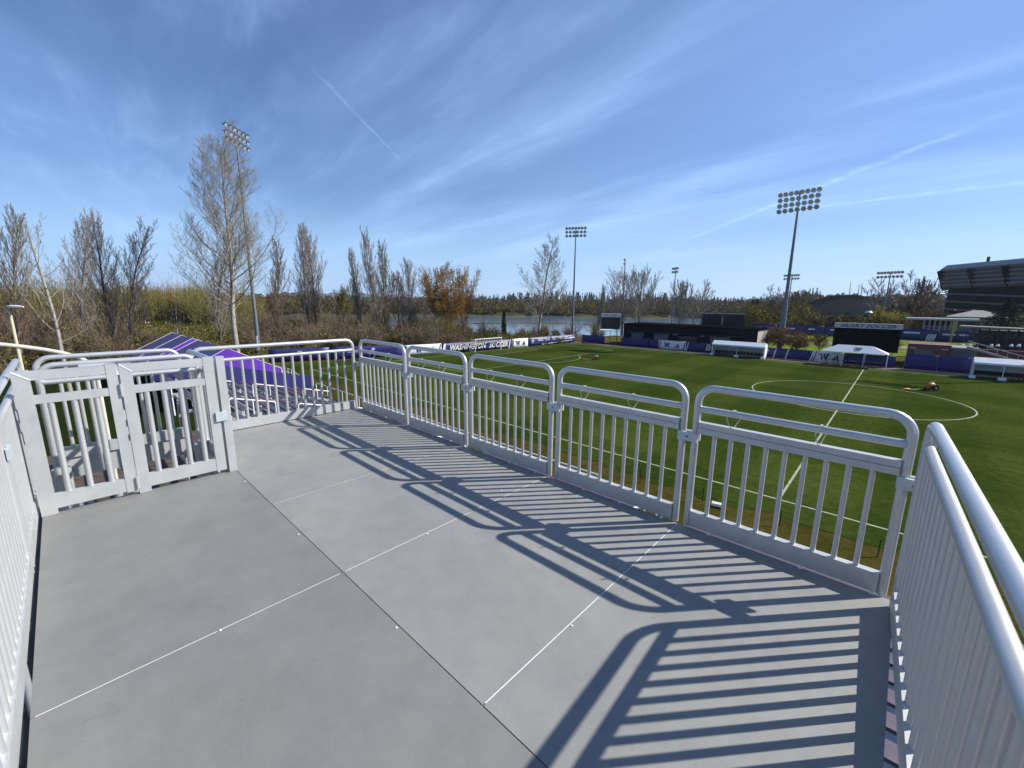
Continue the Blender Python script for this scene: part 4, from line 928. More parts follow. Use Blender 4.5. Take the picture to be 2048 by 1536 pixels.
# ------------------------------------------------------------------ far-side buildings
def dark_building():
    x0, x1, y0, d = fx(1226)+.4, fx(1496)+.5, 88.5, 9.0
    h0, h1 = 5.0, 4.6
    t = thing('concession_building', 'long dark flat-roofed building with roller shutters behind the far fence', 'building', (0, 0, 0))
    mb = MB(); mb.box(((x0+x1)/2, y0+d/2, 2.35), (x1-x0, d, 4.7)); mb.build('wall', DARKB, t)
    mb = MB(); mb.box(((x0+x1)/2, y0+d/2-.1, 4.78), (x1-x0+.3, d+.5, .18)); mb.build('roof', mat('black_roof_felt', (.006, .007, .009), rough=1, var=.2, scale=1, spec=0), t)
    mb = MB(); mb.box(((x0+x1)/2-.5, y0-.45, 3.22), (x1-x0-3.5, .8, .10)); mb.build('canopy', BLACK, t)
    W_ = x1-x0
    for k, (a, c) in enumerate(((.075, .18), (.27, .385), (.70, .83))):
        mb = MB(); xa, xb = x0+W_*a, x0+W_*c; mb.box(((xa+xb)/2, y0-.04, 1.45), (xb-xa, .06, 2.5)); s = mb.build('roller_shutter', SHUT, t)
        mb = MB(); mb.box(((xa+xb)/2, y0-.12, 2.82), (xb-xa+.3, .25, .26)); mb.build('shutter_box', SHUT, s)
        mb = MB(); 
        for z in np.arange(.3, 2.6, .22): mb.box(((xa+xb)/2, y0-.075, z), (xb-xa-.06, .012, .03))
        mb.build('slat_ribs', SHUT, s)
    mb = MB(); xa, xb = x0+W_*.475, x0+W_*.60; mb.box(((xa+xb)/2, y0-.03, 1.5), (xb-xa, .05, 1.7)); mb.build('serving_hatch', BLACK, t)
    mb = MB(); mb.box(((xa+xb)/2, y0-.45, 2.6), (xb-xa+.3, .8, .10), 0, 0, .25); mb.build('hatch_flap', SHUT, t)
    for a in (.44, .64):
        mb = MB(); mb.box((x0+W_*a, y0-.08, 2.9), (.9, .1, .14)); mb.build('wall_light', STEELL, t)
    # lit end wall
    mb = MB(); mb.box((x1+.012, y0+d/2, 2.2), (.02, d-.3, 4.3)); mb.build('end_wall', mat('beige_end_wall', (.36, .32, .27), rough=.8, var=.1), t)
    for yy in (1.2, 3.4):
        mb = MB(); mb.tube([(x1+.5, y0+yy, 0), (x1+.5, y0+yy, 2.3)], .12, 8); mb.build('downpipe', WHITEP, t)
dark_building()
def netting_frame():
    p = PD(1402, 640, 112); q = PD(1490, 640, 108)
    t = thing('netting_screen', 'dark hung netting frame standing above the dark building roof', 'net', (0, 0, 0))
    zt = PD(1445, 627, 110)[2]; zb = 3.5
    P, Q = Vector((p[0], p[1], 0)), Vector((q[0], q[1], 0))
    for s in (0, .5, 1):
        c = P.lerp(Q, s); mb = MB(); mb.tube([c, c+Vector((0, 0, zt))], .09, 8); mb.build('post', BLACK, t)
    mb = MB(); mb.bar(P+Vector((0, 0, zt)), Q+Vector((0, 0, zt)), .14, .14); mb.build('top_bar', STEELL, t)
    for k in (0, .5):
        mb = MB(); n = 40; v = []; d = (Q-P); nn = Vector((-d.y, d.x, 0)).normalized()
        for i in range(n+1):
            c = P.lerp(Q, k+.02+.46*i/n); o = nn*(.12*math.sin(i*1.3)+.06*math.sin(i*3.1)); v += [c+o*1.6+Vector((0, 0, zb)), c+o+Vector((0, 0, zt-.12))]
        mb.add(v, [(2*i, 2*i+2, 2*i+3, 2*i+1) for i in range(n)], True); o = mb.build('curtain', mat('dark_mesh_curtain', (.035, .037, .04), rough=.9, var=.25, scale=3, stretch=(8, 8, .3)), t); md = o.modifiers.new('s', 'SOLIDIFY'); md.thickness = .03
netting_frame()
def small_board():
    dist = 112; a, b = PD(1203, 640, dist), PD(1241, 640, dist); zt, zm = PD(1222, 627, dist)[2], PD(1222, 634, dist)[2]; z0 = PD(1222, 658, dist)[2]
    A, B = Vector((a[0], a[1], 0)), Vector((b[0], b[1], 0)); ax = (B-A).normalized(); nn = Vector((ax.y, -ax.x, 0))
    t = thing('scoreboard', 'small dark scoreboard with white header left of the dark building', 'scoreboard', (0, 0, 0))
    mb = MB(); mb.bar(A+Z3*(z0+zm)/2, B+Z3*(z0+zm)/2, .4, zm-z0); mb.build('display_panel', BLACK, t)
    mb = MB(); mb.bar(A+Z3*(zt+zm)/2-ax*.05, B+Z3*(zt+zm)/2+ax*.05, .5, zt-zm); mb.build('header', WHITEP, t)
    text_mesh('HUSKY BASEBALL', (zt-zm)*.66, BINK, t, A.lerp(B, .5)+nn*.27+Z3*(zt+zm)/2, ax, Z3, shear=.2, bold=.01, xscale=.95)
    for s in (.15, .85):
        c = A.lerp(B, s); mb = MB(); mb.tube([c, c+Z3*z0], .1, 8); mb.build('leg', BLACK, t)
small_board()
def shed():
    p = G(1225, 686); d = 104; a, b = PD(1202, 640, d), PD(1224, 640, d)
    t = thing('white_canopy', 'low white canopy roof beside the dark building end', 'canopy', (0, 0, 0))
    A, B = Vector((a[0], a[1], 0)), Vector((b[0], b[1], 0)); z = PD(1212, 660, d)[2]
    mb = MB(); mb.bar(A+Z3*z, B+Z3*z, 2.4, .18); mb.build('roof', WHITEP, t)
    for s in (.1, .9):
        c = A.lerp(B, s); mb = MB(); mb.tube([c, c+Z3*z], .06, 6); mb.build('post', BLACK, t)
shed()
def scoreboard():
    Y = 94.5
    def X(px): d = ray(px, 690); return float(CAM[0]+d[0]*(Y-CAM[1])/d[1])
    x0, x1 = X(1664), X(1798)
    def Zp(px, py): d = ray(px, py); return float(CAM[2]+d[2]*(Y-CAM[1])/d[1])
    zt, zm, zb = Zp(1730, 647), Zp(1730, 657), Zp(1725, 702)
    t = thing('scoreboard', 'large blank black video scoreboard with grey header reading HUSKY SOCCER', 'scoreboard', ((x0+x1)/2, Y, 0)); w = x1-x0
    mb = MB(); mb.box((0, .35, (zb+zm)/2), (w, .7, zm-zb)); mb.build('screen', SCREEN, t)
    mb = MB(); mb.box((0, .30, (zt+zm)/2+.01), (w+.1, .8, zt-zm)); mb.build('header', mat('header_grey', (.40, .42, .43), rough=.5, var=.05), t)
    text_mesh('HUSKY SOCCER', (zt-zm)*.92, BINK, t, (0, -.115, (zt+zm)/2), (1, 0, 0), (0, 0, 1), shear=.35, bold=.02, xscale=1.30)
    for s in (-.35, 0, .35):
        mb = MB(); mb.box((w*s, .45, zb/2), (.35, .35, zb)); mb.build('column', STEELD, t)
scoreboard()
def shelter(label, a, c, Y, h=2.15, d=2.0, seats=12):
    def X(px): q = ray(px, 700); return float(CAM[0]+q[0]*(Y-CAM[1])/q[1])
    x0, x1 = X(a), X(c); w = x1-x0
    t = thing('bench_shelter', label, 'bench shelter', ((x0+x1)/2, Y, 0), 0, 'white team bench shelters')
    mb = MB(); hw = w/2; z = h; r = .62
    mb.add([(-hw, -.35, z), (hw, -.35, z), (hw, .75, z+r), (-hw, .75, z+r), (hw, d, z), (-hw, d, z)], [(0, 1, 2, 3), (3, 2, 4, 5), (0, 3, 5), (1, 4, 2), (0, 5, 4, 1)]); mb.build('roof', TENTW, t)
    mb = MB(); mb.box((0, -.36, z-.13), (w, .03, .26)); mb.build('valance', TENTW, t)
    mb = MB(); mb.box((0, d-.08, z/2+.1), (w-.1, .04, z-.2)); mb.build('back_sheet', mat('grey_sheet', (.46, .48, .49), rough=.6, var=.06), t)
    for s in (-1, 0, 1):
        for y in (-.3, d-.15):
            mb = MB(); mb.tube([(s*(hw-.1), y, 0), (s*(hw-.1), y, z)], .045, 8); mb.build('post', WHITEP, t)
        mb = MB(); mb.box((s*(hw-.1), -.35, .18), (.75 if s == 0 else .6, .45, .36)); mb.build('ballast_block', WHITEP, t)
    for s in (-1, 1):
        mb = MB(); mb.box((s*(hw-.04), d/2, z/2+.1), (.03, d-.3, z-.25)); mb.build('side_sheet', TENTW, t)
    mb = MB(); mb.box((0, 1.0, .42), (.5, .42, .06)); mb.box((0, 1.23, .68), (.5, .05, .5)); mb.box((0, 1.0, .2), (.06, .3, .4)); me = mb.mesh('seat'); me.materials.append(BLACK)
    for k in range(seats): inst('seat', me, t, (-hw+.5+(w-1.0)*k/(seats-1), 0, 0))
shelter('white-roofed bench shelter left of the tallest floodlight mast', 1424, 1530, 81.6, seats=14)
shelter('white-roofed bench shelter cut by the right frame edge', 1953, 2085, 81.0, seats=14)
def hip_tent():
    Y = 81.4
    def X(px): q = ray(px, 715); return float(CAM[0]+q[0]*(Y-CAM[1])/q[1])
    x0, x1 = X(1640), X(1776); w = x1-x0; d = 3.0; z = 2.25; r = 1.05
    t = thing('hip_tent', 'white hip-roofed tent with a W on its roof before the scoreboard', 'tent', ((x0+x1)/2, Y, 0)); hw = w/2
    mb = MB(); A = [(-hw, 0, z), (hw, 0, z), (hw, d, z), (-hw, d, z), (-hw+2.0, d/2, z+r), (hw-2.0, d/2, z+r)]
    mb.add(A, [(0, 1, 5, 4), (1, 2, 5), (2, 3, 4, 5), (3, 0, 4)]); o = mb.build('roof', TENTW, t); md = o.modifiers.new('s', 'SOLIDIFY'); md.thickness = .03
    ay = Vector((0, d/2, r)).normalized(); w_logo(t, (hw*.12, .75-.02, z+r*.5+.03), Vector((1, 0, 0)), ay, .95, BINK, .02)
    for s in (-1, -.33, .33, 1):
        for y in (.05, d-.05):
            mb = MB(); mb.tube([(s*(hw-.06), y, 0), (s*(hw-.06), y, z)], .035, 8); mb.build('post', WHITEP, t)
    eb = MB(); eb.box((0, 0, .74), (1.1, .5, .05)); eb.box((-.5, 0, .36), (.05, .45, .72)); eb.box((.5, 0, .36), (.05, .45, .72)); eme = eb.mesh('table'); eme.materials.append(BLACK)
    for k in range(5): inst('table', eme, t, (-hw+1.2+k*w*.18, d*.6, 0))
hip_tent()
def brick_building():
    Y = 90.0
    def X(px): q = ray(px, 700); return float(CAM[0]+q[0]*(Y-CAM[1])/q[1])
    def Zp(px, py): q = ray(px, py); return float(CAM[2]+q[2]*(Y-CAM[1])/q[1])
    x0, x1, x2 = X(1815), X(1903), X(1955); zt = Zp(1850, 690)
    t = thing('brick_dugout_building', 'low brick building with roller doors behind the far fence', 'building', (0, 0, 0))
    mb = MB(); mb.box(((x0+x1)/2, Y+4, zt/2), (x1-x0, 8, zt)); mb.build('wall', BRICK, t)
    mb = MB(); mb.box(((x1+x2)/2+.02, Y+4.4, zt/2-.15), (x2-x1, 8, zt-.3)); mb.build('wall', mat('grey_block_wall', (.17, .17, .17), rough=.8, var=.15), t)
    mb = MB(); mb.box(((x1+x2)/2, Y-.1, zt-.15), (x2-x1+.2, 1.4, .22)); mb.build('parapet', CONC, t)
    for a, c in ((.18, .60), (.70, 1.12)):
        xa, xb = x0+(x1-x0)*a if a < .5 else x1+.4, x0+(x1-x0)*c if a < .5 else x2-.5
        mb = MB(); mb.box(((xa+xb)/2, Y-.05 if a < .5 else Y+.33, 1.75), (xb-xa, .08, 1.9)); mb.build('roller_door', SHUT, t)
    for s in (.12, .85):
        mb = MB(); mb.box((x0+(x1-x0)*s, Y-.07, zt-.55), (.7, .12, .16)); mb.build('wall_light', STEELL, t)
    mb = MB(); mb.bar((x0, Y+.1, zt+.05), (x1, Y+.1, zt+.05), .3, .1); mb.build('coping', BLACK, t)
    # ramp with handrail and the long brick wall to the right
    mb = MB(); mb.bar((x1+1.5, Y-.6, zt+.1), (x2+7, Y-1.2, .9), .3, .28); mb.build('ramp_edge', CONC, t)
    mb = MB(); mb.bar((x1+1.5, Y-.6, zt+1.0), (x2+7, Y-1.2, 1.8), .08, .08)
    for k in range(9):
        s = k/8; mb.tube([(x1+1.5+(x2+5.5-x1)*s, Y-.6-.6*s, zt+.1-(zt-.8)*s), (x1+1.5+(x2+5.5-x1)*s, Y-.6-.6*s, zt+1.0-(zt-.8)*s)], .03, 6)
    mb.build('ramp_railing', STEELL, t)
    mb = MB(); mb.box((x2+11, Y+6, zt*.42), (24, .5, zt*.84)); mb.build('retaining_wall', BRICK, t)
    for k in range(4):
        pass
    return x0, x1, x2, zt
bx0, bx1, bx2, bzt = brick_building()
# terrace with seats and bins behind the brick building
def terrace():
    Y = 104.0
    for k, px in enumerate((1866, 1880, 1925, 1940, 1983, 1996, 2023, 2038)):
        p = PD(px, 690, 108); z = PD(px, 688, 108)[2]
        t = thing('trash_bin', 'dark litter bin with white domed lid, %s from the left on the terrace' % ['first', 'second', 'third', 'fourth', 'fifth', 'sixth', 'seventh', 'eighth'][k], 'bin', (p[0], p[1], z-1.15), 0, 'bins on the terrace behind the brick building')
        mb = MB(); mb.tube([(0, 0, 0), (0, 0, .75)], [.2, .23], 10); mb.build('drum', BLACK, t)
        mb = MB(); mb.tube([(0, 0, .75), (0, 0, .95), (0, 0, 1.08), (0, 0, 1.14)], [.23, .21, .13, .03], 10); mb.build('lid', WHITEP, t)
terrace()
# ball field beyond the far fence
def ball_field():
    def P(px, d, z): p = PD(px, 600, d); return (p[0], p[1], z)
    def zat(px, py, d): return PD(px, py, d)[2]
    mb = MB(); xs_ = np.linspace(1498, 2100, 12); v = []
    for x in xs_: v += [P(x, 104 if x < 1800 else 109, .05), P(x, 160, .35)]
    mb.add(v, [(2*i, 2*i+2, 2*i+3, 2*i+1) for i in range(11)]); struct(mb.build('ball_field', BALLF))
    mb = MB(); v = []
    for x in xs_: v += [P(x, 126, .24), P(x, 133, .275)]
    mb.add(v, [(2*i, 2*i+2, 2*i+3, 2*i+1) for i in range(11)]); struct(mb.build('infield_dirt', mat('infield_clay', (.20, .13, .11), rough=.95, var=.15)))
    segs = [(1508, 1560), (1561, 1656), (1657, 1738), (1739, 1812), (1813, 1892), (1893, 1960)]
    names = ['left of the tallest mast', 'behind the rust-coloured trees', 'left part behind the scoreboard', 'right of the scoreboard', 'behind the brick building', 'near the foul pole']
    for k, (a, c) in enumerate(segs):
        A, B = P(a, 158, .3), P(c, 158, .3)
        b = banner('purple padded outfield wall panel '+names[k], A, B, 3.0, PURP, z0=.0, cat='wall panel', group='purple outfield wall panels', seed=30+k, folds=.01)
        deco(b, [('bar', .3, 1.9, 2.4, .4, BWHITE), ('bar', .75, 1.9, 1.6, .4, BWHITE)] if k != 4 else [('bar', .3, 2.0, 3.2, .4, BWHITE), ('slash', .70, BWHITE, .3), ('slash', .76, BWHITE, .3), ('slash', .82, BWHITE, .3), ('slash', .88, BWHITE, .3)])
    for px, y0, y1, d, lab, r in ((1922, 672, 640, 157, 'yellow foul pole in front of the grandstand', .22), (1273, 645, 617, 135, 'pale yellow foul pole above the dark building', .17)):
        p = P(px-(4 if px > 1500 else 0), d, 0); zt = zat(px, y1, d); mb = MB(); mb.tube([(0, 0, 0), (0, 0, zt)], r, 8); o = mb.build('foul_pole', YELLOWP, None, p); tag(o, lab, 'foul pole')
        mb = MB(); mb.bar((r, 0, zt*.45), (r, 0, zt), .05, r*1.5, (1, 0, 0)); mb.build('wing', YELLOWP, o)
    p = P(1857, 112, 0); mb = MB(); mb.tube([(0, 0, 0), (0, 0, zat(1857, 656, 112))], .10, 6); o = mb.build('net_pole', BLACK, None, p); tag(o, 'black net pole leaning out above the brick building', 'pole'); m2 = MB(); m2.tube([(0, 0, 0), (0, 0, .3)], .2, 8); m2.build('base_flange', BLACK, o)
ball_field()
def grandstand():
    d = 300; p = PD(1884, 600, d); q = PD(2190, 600, d*.86)
    def z(px, py, dd): return PD(px, py, dd)[2]
    A, B = Vector((p[0], p[1], 0)), Vector((q[0], q[1], 0)); ax = (B-A).normalized(); nn = Vector((ax.y, -ax.x, 0)); L_ = (B-A).length     # nn towards the camera
    if nn.dot(Vector((CAM[0], CAM[1], 0))-A) < 0: nn = -nn
    t = thing('grandstand', 'huge grey-roofed stadium grandstand at the right edge', 'stadium', (0, 0, 0))
    zt = z(1884, 531, d); zf = z(1884, 540, d); zl = z(1884, 576, d); zb = 0
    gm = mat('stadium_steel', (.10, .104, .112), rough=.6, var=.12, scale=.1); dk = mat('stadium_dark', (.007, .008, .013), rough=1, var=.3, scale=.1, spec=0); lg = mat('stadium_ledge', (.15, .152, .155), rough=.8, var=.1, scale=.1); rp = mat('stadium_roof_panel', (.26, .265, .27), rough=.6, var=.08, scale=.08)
    sl = nn*5
    mb = MB(); mb.add([A+nn*3.6+Z3*zf, B+nn*3.6+Z3*zf, B+Z3*zt+nn*.8, A+Z3*zt+nn*.8, A-nn*30+Z3*(zt-4), B-nn*30+Z3*(zt-4)], [(0, 1, 2, 3), (3, 2, 5, 4)]); o = mb.build('roof_fascia', rp, t); md = o.modifiers.new('s', 'SOLIDIFY'); md.thickness = .6
    # stepped underside of the upper deck, leaning outwards
    nb = 5; bays = 4
    for k in range(nb):
        za = zf-.4-(zf-zl)*k/nb; zc = zf-.4-(zf-zl)*(k+.9)/nb; o0 = nn*(2.6-.3*k); o1 = nn*(2.6-.3*(k+.9)-.3)
        for j in range(bays):
            a, c = A+ax*L_*(j+.03)/bays, A+ax*L_*(j+.97)/bays
            mb = MB(); mb.add([a+o1+Z3*zc, c+o1+Z3*zc, c+o0+Z3*za, a+o0+Z3*za], [(0, 1, 2, 3)]); mb.add([a+o1+Z3*zc, c+o1+Z3*zc, c+o1-nn*.9+Z3*zc, a+o1-nn*.9+Z3*zc], [(3, 2, 1, 0)]); mb.build('soffit_panel', gm, t)
            mb = MB(); mb.bar(a+o0+nn*.25+Z3*(za-.2), c+o0+nn*.25+Z3*(za-.2), .3, .7); mb.build('ledge', lg, t)
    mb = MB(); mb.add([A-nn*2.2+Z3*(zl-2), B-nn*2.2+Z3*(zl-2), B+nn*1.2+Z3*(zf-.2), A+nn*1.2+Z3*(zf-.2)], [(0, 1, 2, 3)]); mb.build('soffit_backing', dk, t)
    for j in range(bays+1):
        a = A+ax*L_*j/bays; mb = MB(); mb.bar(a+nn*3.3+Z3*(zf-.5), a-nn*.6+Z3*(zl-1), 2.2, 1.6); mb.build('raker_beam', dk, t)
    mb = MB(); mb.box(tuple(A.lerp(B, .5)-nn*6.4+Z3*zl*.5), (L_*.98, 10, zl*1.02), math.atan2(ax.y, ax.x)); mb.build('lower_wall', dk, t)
    for k in range(4):
        zz = zl*(.25+.2*k); mb = MB(); mb.bar(A-nn*1.2+Z3*zz, B-nn*1.2+Z3*(zz-3), .6, .7); mb.build('floor_edge', gm, t)
    for s in (.12, .26): mb = MB(); mb.box(tuple(A.lerp(B, s)-nn*1.1+Z3*zl*.42), (1.2, .5, .8)); mb.build('bright_sign', WHITEP, t)
    for s in (.16, .17): mb = MB(); a = A.lerp(B, s); mb.tube([a+Z3*zt-nn*8, a+Z3*(zt+3)-nn*8], .35, 6); mb.build('roof_vent', dk, t)
grandstand()
def arena():
    d = 420; t = thing('arched_arena', 'large dark arched-roof hall among the trees at the right', 'building', (0, 0, 0))
    mb = MB(); n = 24; v = []; am = mat('arena_roof', (.012, .017, .020), rough=1, var=.12, scale=.05, spec=.0)
    for i in range(n+1):
        px = 1619+(1768-1619)*i/n; s = i/n; y = 607-15.5*math.sin(math.pi*min(1, max(0, s*1.0)))**.8
        p = PD(px, y, d); b = PD(px, 640, d*.93); k = PD(px, y, d*1.2); v += [(b[0], b[1], -1), (p[0], p[1], p[2]), (k[0], k[1], p[2]-1)]
    mb.add(v, [(3*i+k, 3*i+3+k, 3*i+4+k, 3*i+1+k) for i in range(n) for k in (0, 1)], True); mb.build('arched_roof', am, t)
    mb = MB(); 
    for i in range(n):
        a, b = Vector(v[3*i+1]), Vector(v[3*i+4]); mb.bar(a+Z3*.5, b+Z3*.5, 1.2, .9)
    mb.build('roof_rim', BLACK, t)
    for k, (px, yt) in enumerate(((1700, 563), (1717, 568), (1723, 565))):
        p, q = PD(px, 600, 700), PD(px+1.5, yt, 700); mb = MB(); mb.tube([(p[0], p[1], 0), (q[0], q[1], q[2])], [.9, .25], 6); o = mb.build('radio_mast', STEELD); tag(o, ['leftmost thin radio mast above the arched hall', 'middle thin radio mast above the arched hall', 'right thin radio mast above the arched hall'][k], 'radio mast', 'radio masts on the skyline')
arena()
def houses():
    # pavilion, press box and covered stand behind the ball field
    def wall(t, a, c, d, z0, z1, dep, m, name='wall'):
        p, q = PD(a, 640, d), PD(c, 640, d); A, B = Vector((p[0], p[1], 0)), Vector((q[0], q[1], 0)); ax = (B-A).normalized(); nn = Vector((ax.y, -ax.x, 0)); 
        if nn.dot(Vector((CAM[0], CAM[1], 0))-A) > 0: nn = -nn
        c_ = A.lerp(B, .5)+nn*dep/2+Z3*(z0+z1)/2; mb = MB(); mb.box(tuple(c_), ((B-A).length, dep, z1-z0), math.atan2(ax.y, ax.x)); mb.build(name, m, t); return A, B, ax, nn
    gw = mat('grey_stucco', (.22, .235, .25), rough=.8, var=.1, scale=.3); rf = mat('grey_shingle_roof', (.20, .20, .195), rough=.9, var=.15, scale=.4)
    d = 172; zz = lambda px, py, dd=d: PD(px, py, dd)[2]
    t = thing('pavilion', 'grey pavilion with pale hipped roof below the grandstand', 'building')
    A, B, ax, nn = wall(t, 1905, 2000, d, 0, zz(1950, 634), 14, gw)
    z0, z1 = zz(1950, 634), zz(1965, 621); mb = MB(); e = ax*1.5
    v = [A-e-nn*1.5+Z3*z0, B+e-nn*1.5+Z3*z0, B+e+nn*15+Z3*z0, A-e+nn*15+Z3*z0, A.lerp(B, .42)+nn*7+Z3*z1, A.lerp(B, .62)+nn*7+Z3*z1]
    mb.add(v, [(0, 1, 5, 4), (1, 2, 5), (2, 3, 4, 5), (3, 0, 4), (3, 2, 1, 0)]); mb.build('roof', rf, t)
    for s in (.15, .28, .42, .5):
        c = A.lerp(B, s)-nn*.05+Z3*(z0-2.0); mb = MB(); mb.box(tuple(c), (2.0, .12, 1.6), math.atan2(ax.y, ax.x)); w = mb.build('window', BLACK, t)
        mb = MB(); mb.box(tuple(c-nn*.08), (1.7, .04, 1.3), math.atan2(ax.y, ax.x)); mb.build('pane', mat('window_glass', (.05, .07, .09), rough=.1, var=.1), w)
    t = thing('press_box', 'open-fronted grey press box with posts left of the pavilion', 'building')
    d2 = 165; A, B, ax, nn = wall(t, 1850, 1915, d2, zz(1880, 668, d2), zz(1880, 652, d2), 6, mat('press_wall', (.14, .15, .16), rough=.8, var=.1))
    mb = MB(); mb.bar(A.lerp(B, .5)-ax*7+Z3*zz(1880, 638, d2), A.lerp(B, .5)+ax*7+Z3*zz(1880, 638, d2), 7, .5); mb.build('roof', STEELL, t)
    mb = MB(); mb.bar(A+nn*4+Z3*zz(1880, 646, d2), B+nn*4+Z3*zz(1880, 646, d2), .5, zz(1880, 639, d2)-zz(1880, 652, d2)); mb.build('back_panel', DARKB, t)
    for s in np.linspace(0, 1, 7):
        mb = MB(); c = A.lerp(B, s); mb.tube([c, c+Z3*zz(1880, 638, d2)], .22, 6); mb.build('post', STEELL, t)
    t = thing('covered_stand', 'dark covered stand with pale roof edge at the right edge', 'building')
    d3 = 140; A, B, ax, nn = wall(t, 1962, 2110, d3, 0, zz(2000, 662, d3), 10, mat('stand_dark', (.02, .022, .03), rough=.8, var=.2))
    mb = MB(); z = zz(2000, 655, d3); mb.bar(A-ax*3+Z3*z, B+ax*3+Z3*(z-.3), 5, .35); mb.build('roof', mat('stand_roof', (.17, .17, .16), rough=.7, var=.1), t)
    text_mesh('HUSKY BASEBALL', 1.7, mat('stand_letters', (.06, .075, .09), rough=.6, var=.1), t, A.lerp(B, .47)-nn*.08+Z3*(zz(2000, 672, d3)), ax if ax.x > 0 else -ax, Z3, bold=.03)
    for s in np.linspace(.02, .98, 8):
        mb = MB(); c = A.lerp(B, s)-nn*.3; mb.tube([c, c+Z3*z], .15, 6); mb.build('post', BLACK, t)
    for k, (px, py, dd, w, lab) in enumerate(((1322, 628, 430, 9, 'pink-walled house with dark roof on the far lake shore'), (1333, 628, 432, 7, 'white-walled house beside the pink one on the far shore'))):
        t = thing('lake_house', lab, 'house'); zz2 = hz(px, dd); zt = PD(px, py-2, dd)[2]
        A, B, ax, nn = wall(t, px-4, px+4, dd, -3.2, zt, 7, mat('house_pink', (.62, .42, .36), rough=.8) if k == 0 else WHITEP)
        mb = MB(); mid = A.lerp(B, .5); mb.add([A-ax-nn+Z3*zt, B+ax-nn+Z3*zt, B+ax+nn*8+Z3*zt, A-ax+nn*8+Z3*zt, mid-nn+Z3*(zt+3), mid+nn*8+Z3*(zt+3)], [(0, 1, 4), (1, 2, 5, 4), (2, 3, 5), (3, 0, 4, 5)]); mb.build('roof', BLACK, t)
        mb = MB(); mb.box(tuple(mid-nn*.05+Z3*(zt-2)), (1.6, .12, 1.6), math.atan2(ax.y, ax.x)); mb.build('window', BLACK, t)
    t = thing('white_truck', 'white box truck parked behind the outfield wall by the scoreboard', 'truck'); dd = 165
    A, B, ax, nn = wall(t, 1800, 1809, dd, .9, zz(1805, 655, dd), 2.4, WHITEP, 'cargo_box')
    mb = MB(); mb.box(tuple(B+ax*1.1+nn*1.2+Z3*1.7), (1.9, 2.3, 1.9), math.atan2(ax.y, ax.x)); cb = mb.build('cab', WHITEP, t)
    mb = MB(); mb.box(tuple(B+ax*1.2-nn*.01+Z3*2.1), (1.2, .08, .7), math.atan2(ax.y, ax.x)); mb.build('window', BLACK, cb)
    for s in (.2, .8, 1.4):
        c = A.lerp(B, s)+Z3*.45; mb = MB(); mb.tube([c-nn*.02, c+nn*.3], .45, 12); mb.build('wheel', RUBBER, t)
    # street lamp with round head behind the scoreboard
    t = thing('park_lamp', 'lamp post with white disc head above the scoreboard', 'street lamp'); p = PD(1735, 640, 130); z = PD(1734, 625, 130)[2]
    mb = MB(); mb.tube([(p[0], p[1], 0), (p[0], p[1], z)], .1, 6); mb.build('post', BLACK, t)
    mb = MB(); mb.tube([(p[0], p[1], z), (p[0], p[1], z+.35)], [.75, .4], 12); mb.build('lamp_head', WHITEP, t)
houses()
# ------------------------------------------------------------------ sprinkler tractors on the pitch
def sprinkler(label, px, py, ang, scale, tail):
    p = G(px, py); t = thing('sprinkler_cart', label, 'sprinkler', (p[0], p[1], 0), ang, 'orange travelling sprinklers on the pitch'); s = scale
    mb = MB(); mb.tube([Vector(q)*s for q in ((-.75, 0, .35), (-.35, 0, .62), (.15, 0, .80), (.45, 0, .72))], [.22*s, .34*s, .34*s, .2*s], 10); b = mb.build('body', ORANGE, t)
    mb = MB(); mb.tube([Vector(q)*s for q in ((.1, 0, .8), (.1, 0, 1.15))], .05*s, 8); mb.build('riser', STEELL, t)
    mb = MB(); mb.tube([Vector(q)*s for q in ((.1, 0, 1.12), (.55, .1, 1.35))], .035*s, 6); mb.tube([Vector(q)*s for q in ((.1, 0, 1.12), (-.3, -.1, 1.2))], .035*s, 6); mb.build('spray_arm', STEELD, t)
    for y in (-.42, .42):
        mb = MB(); mb.tube([Vector((.25, y-.09, .42))*s, Vector((.25, y+.09, .42))*s], .42*s, 16); w = mb.build('wheel', RUBBER, t)
        mb = MB(); mb.tube([Vector((.25, y-.10, .42))*s, Vector((.25, y+.10, .42))*s], .18*s, 10); mb.build('hub', STEELL, w)
    mb = MB(); mb.tube([Vector((-.75, -.08, .22))*s, Vector((-.75, .08, .22))*s], .22*s, 12); mb.build('front_wheel', RUBBER, t)
    mb = MB(); mb.tube([Vector(q)*s for q in ((-.7, 0, .3), (-1.6, .05, .14), (-tail*.7, .1, .09), (-tail, .12, .07))], .055*s, 6); mb.build('hose', YELLOWP, t)
    mb = MB(); mb.tube([Vector(q)*s for q in ((-tail*.72, .1, .1), (-tail*.85, .1, .14), (-tail*1.05, .14, .1))], [.10*s, .2*s, .06*s], 8); mb.build('float', ORANGE, t)
dv_ = ray(1860, 775); ang = math.atan2(rt[1], rt[0])
sprinkler('orange sprinkler cart inside the right part of the centre circle', 1860, 781, ang, .85, 3.6)
sprinkler('orange sprinkler cart beside the left penalty area', 1192, 720, ang, .72, 3.2)
